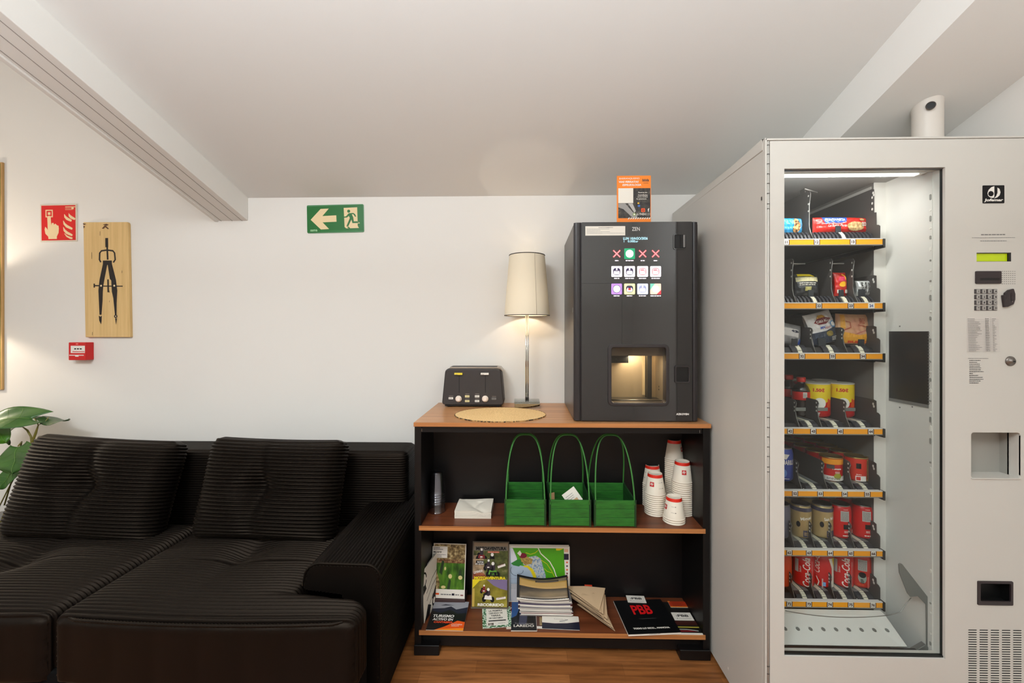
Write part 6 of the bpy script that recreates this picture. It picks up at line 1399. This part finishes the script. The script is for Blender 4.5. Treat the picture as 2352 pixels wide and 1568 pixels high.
# bottles
BOT = clear('bottle plastic', (170, 158, 156), 1.45, boost=1.4, base=.05, rough=.08); WAT = mat('dark drink', (66, 50, 48), .3)
def bottle(lab, px, Yc, x=None):
    x = XA(px, Yc) if x is None else x; z = TZ[3]+OFF[3]+.0001; th = thing('drink_bottle', lab, 'bottle', (x, Yc, z), 0, 'bottles on the fourth tray')
    pr_ = [(0, .001), (.022, 0), (.0285, .004)]+[(.0285-(.0022 if k % 2 else 0), .008+k*.006) for k in range(9)]+[(.0285, .062), (.0285, .090), (.029, .094), (.022, .108), (.013, .118), (.0115, .122), (.0115, .130)]
    MB().lathe([(max(0, a-.0015), b2+.001) for a, b2 in pr_[:-5]]+[(.0265, .092), (0, .092)], WAT, c=(x, Yc, z), seg=32).build('drink', th)
    MB().lathe(pr_, BOT, c=(x, Yc, z), seg=32).build('bottle_body', th)
    MB().lathe([(.0140, .124), (.0145, .126), (.0145, .139), (.013, .141), (0, .141)], mat('cap red', (220, 40, 24), .4), c=(x, Yc, z), seg=24).build('cap', th)
    MB().lathe([(.0290, .060), (.0292, .0605), (.0292, .089), (.0290, .0895)], mat('bottle label red', (210, 30, 26), .4), c=(x, Yc, z), seg=32).build('label_band', th)
    f0 = math.atan2(-Yc, -x)
    m_ = MB(warp=lambda p: (x+(.0294+p.z)*math.cos(f0+p.x/.029), Yc+(.0294+p.z)*math.sin(f0+p.x/.029), z+p.y)); m_.rect(.006, .068, .013, .020, WHITE); m_.lines(.007, .083, .011, 5, .0035, .0014, INK, 0); m_.build('barcode', th)
bottle('small water bottle with red cap and red label in front on the fourth tray', 1840, 1.55); bottle('small bottle with red cap behind the front bottle on the fourth tray', 1812, 1.625)
MB  # bags
def bag(name, lab, cat, M, w, h, th_, m, draw=None, group=None, crimp='tb', pw=.55):
    def T_(x, y):
        u, v = 2*x/w, 2*y/h; u = max(-1, min(1, u)); v = max(-1, min(1, v)); fu = (1-u*u) if 't' in crimp else (1-abs(u)**4); 
        a = (1-abs(u)**2.6)**pw; b2 = (1-abs(v)**2.6)**pw
        return th_/2*a*b2*(1+.05*math.sin(17*x*20+5*y*30)+.04*math.sin(9*y*40))
    root = MB(M); 
    def outl(u, v):
        x = (u-.5)*w; y = (v-.5)*h; k = 1-.05*math.sin(PI*v) if 't' in crimp else 1; k2 = 1-.05*math.sin(PI*u); return x*k, y*k2
    root.grid(lambda u, v: (*outl(u, v), T_(*outl(u, v))), 56, 48, m); root.grid(lambda u, v: (*outl(1-u, v), -T_(*outl(1-u, v))), 28, 24, m)
    o = root.build(name); tag(o, lab, cat, group)
    if draw:
        d = MB(M, warp=lambda p: (p.x, p.y, T_(p.x, p.y)+p.z)); d.cut = (.006, .006); d.lv = .0010; draw(d); d.build('print', o)
    return o
FRD = mat('foil red', (206, 34, 22), .28, spec=.6); FBL = mat('foil sky blue', (46, 150, 205), .28, spec=.6); BISC = photo('biscuit', [(.4, (176, 140, 90)), (.6, (214, 180, 128))], 130, rough=.7); COOK = photo('cookie', [(.40, (80, 44, 24)), (.5, (200, 150, 90)), (.7, (226, 180, 120))], 110, rough=.7)
def d_font(m):
    bl2 = mat('foil blue', (40, 84, 180), .3); m.pl([(-.075, .026), (.012, .026), (.008, .010), (-.02, .004), (-.05, .006), (-.064, .0)], bl2); m.txt('FONTANEDA', -.066, .012, .009, WHITE, w=.070, bold=.04, shear=.1); m.arc([(-.078, .002), (-.05, .003), (-.02, .001), (.006, .008)], .0014, WHITE); m.txt('La Buena Maria', -.056, -.008, .009, WHITE, w=.062, shear=.25); m.ell(.040, -.006, .032, .016, BISC); m.ell(.066, .018, .010, .004, BISC); m.lines(.063, .006, .020, 3, .005, .003, PAPER, .1)
z0 = TZ[0]+OFF[0]+.0005
x = XA(1930, YT+.065); bag('biscuit_pack', 'red roll of biscuits with a blue corner on the top tray', 'biscuits', FR((x, YT+.072, z0+.0280), rz=R(3)), .190, .056, .050, FRD, d_font, crimp='lr', pw=.32)
x = XA(1803, YT+.07); bag('biscuit_pack', 'sky-blue cookie pack cut by the left window edge on the top tray', 'biscuits', FR((x, YT+.075, z0+.0265), rz=R(2)), .118, .058, .050, FBL, lambda m: (m.ell(.030, .004, .012, .022, COOK, rot=R(14)), m.ell(.028, -.012, .014, .012, COOK), m.arc([(.045, .022), (.050, .0), (.040, -.010)], .0012, WHITE)), crimp='lr', pw=.32)
z1 = TZ[1]+OFF[1]+.0005; DKF = mat('foil charcoal', (40, 42, 46), .35, spec=.6)
x = XA(1852, YT+.07); bag('snack_bag', 'black snack bag with a cream band and yellow top on the second tray', 'snack', FR((x, YT+.075, z1+.040), rz=R(-5), tilt=R(8)), .080, .082, .040, DKF, lambda m: (m.rect(-.036, .010, .072, .016, mat('cream band', (214, 204, 160), .4)), m.pl([(-.03, .030), (.025, .028), (.01, .038), (-.03, .040)], CYL), m.lines(-.028, .002, .055, 2, .006, .003, PAPER, .1), m.rect(-.012, -.024, .020, .014, mat('pale gold', (190, 180, 110), .4))), crimp='tb')
x = XA(1931, YT+.06); bag('snack_bag', 'slim red snack bag with yellow pictures on the second tray', 'snack', FR((x, YT+.066, z1+.042), rz=R(4), tilt=R(4)), .046, .085, .030, FRD, lambda m: (m.ell(.0, -.002, .013, .009, mat('crisp yellow', (244, 180, 30), .4), rot=R(20)), m.pl([(-.015, .01), (.012, .008), (.008, .026), (-.010, .024)], mat('magenta pink', (214, 50, 90), .4)), m.arc([(.0, .034), (.010, .026), (.012, .014)], .004, mat('crisp yellow', (244, 180, 30), .4)), m.rect(-.018, -.033, .010, .012, PAPER), m.rect(.008, -.033, .010, .012, PAPER)), crimp='tb')
x = XA(1987, YT+.055); bag('snack_bag', 'rounded silver-white pouch covered in small print on the second tray', 'snack', FR((x, YT+.062, z1+.027), rz=R(-8)), .056, .054, .034, mat('foil pale', (200, 200, 198), .3, metal=.3), lambda m: [m.txt(t_, -.016+.010*k, .020, .0065, INK, w=.036, bold=.03, rot=R(-90)) for k, t_ in enumerate(('DATOS', 'NUTRICION', 'VALORES', 'ENERGIA'))], crimp='tb', pw=.4)
x = XA(1902, 1.60); bag('snack_bag', 'dark red bag lying high in the back of the second tray', 'snack', FR((x, 1.62, z1+.085), tilt=R(-40)), .10, .12, .03, mat('foil dark red', (160, 14, 24), .35), None)
z2 = TZ[2]+OFF[2]+.0005
x = XA(1880, YT+.08); bag('snack_bag', 'white and navy snack bag with a red and gold logo on the third tray', 'snack', FR((x+.004, YT+.078, z2+.058), rz=R(8), tilt=R(6), roll=R(14)), .108, .118, .040, mat('foil white', (222, 216, 214), .35), lambda m: (m.pl([(-.05, -.055), (.05, -.055), (.05, -.002), (.0, -.012), (-.05, -.010)], mat('foil navy', (56, 66, 84), .35)), m.pl([(-.034, .024), (-.015, .038), (.012, .036), (.034, .028), (.010, .012), (-.018, .014)], DKR), m.txt('CRUNCH', -.026, .020, .009, WHITE, w=.050, bold=.04), m.pl([(-.022, .036), (-.01, .047), (.008, .046), (.016, .036)], mat('gold print', (214, 160, 50), .4)), m.txt('MIX', -.018, -.002, .008, mat('foil blue', (40, 84, 180), .3), w=.02, bold=.03), m.txt('FRUIT', .0, -.006, .007, RED, w=.022), m.ell(.036, .006, .012, .012, mat('ring blue', (60, 140, 200), .4)), m.ell(.036, .006, .009, .009, WHITE), m.ell(.012, -.024, .014, .010, mat('mixed fruit', (150, 130, 60), .5)), m.lines(.018, -.040, .026, 3, .005, .0025, PAPER, .1)), crimp='tb', pw=.45)
x = XA(1962, YT+.075); bag('snack_bag', 'orange and pink snack bag with a pale right edge on the third tray', 'snack', FR((x, YT+.080, z2+.054), rz=R(-4), tilt=R(5), roll=R(-2)), .118, .110, .036, photo('peach foil', [(.35, (214, 150, 120)), (.6, (226, 176, 130))], 18), lambda m: (m.pl([(-.05, -.05), (.055, -.05), (.05, -.012), (.01, -.022), (-.05, -.010)], mat('foil amber', (240, 170, 50), .4)), m.pl([(-.05, .0), (-.036, .0), (-.036, .05), (-.05, .05)], mat('foil amber', (240, 170, 50), .4)), m.arc([(-.045, -.008), (-.02, .004), (-.022, .022), (-.034, .026)], .004, mat('terracotta', (180, 90, 60), .5)), m.pl([(-.01, -.022), (.034, -.004), (.040, .0), (.004, -.014)], mat('raspberry', (190, 80, 90), .5)), m.arc([(.005, .014), (.03, .008), (.052, .0)], .004, mat('terracotta', (180, 90, 60), .5)), m.txt('BUNCE', -.028, -.050, .008, mat('red orange print', (226, 70, 30), .45), w=.075, bold=.06), m.lines(.008, .034, .02, 4, .005, .003, mat('terracotta', (180, 90, 60), .5), .1)), crimp='lr', pw=.4)
x = XA(1816, YT+.06); bag('snack_bag', 'silver-grey snack bag with a blue corner, at the left window edge of the third tray', 'snack', FR((x, YT+.070, z2+.036), rz=R(6), tilt=R(10), roll=R(-12)), .082, .078, .034, mat('foil silver', (160, 158, 160), .3, metal=.3), lambda m: (m.rect(-.036, -.01, .06, .028, mat('foil white', (222, 216, 214), .35)), m.ell(.010, .010, .014, .005, CSL), m.pl([(.026, -.034), (.038, -.034), (.038, -.010), (.028, -.016)], mat('foil blue', (40, 84, 180), .3)), m.lines(.004, -.02, .018, 2, .006, .004, CWH, .1)), crimp='tb')
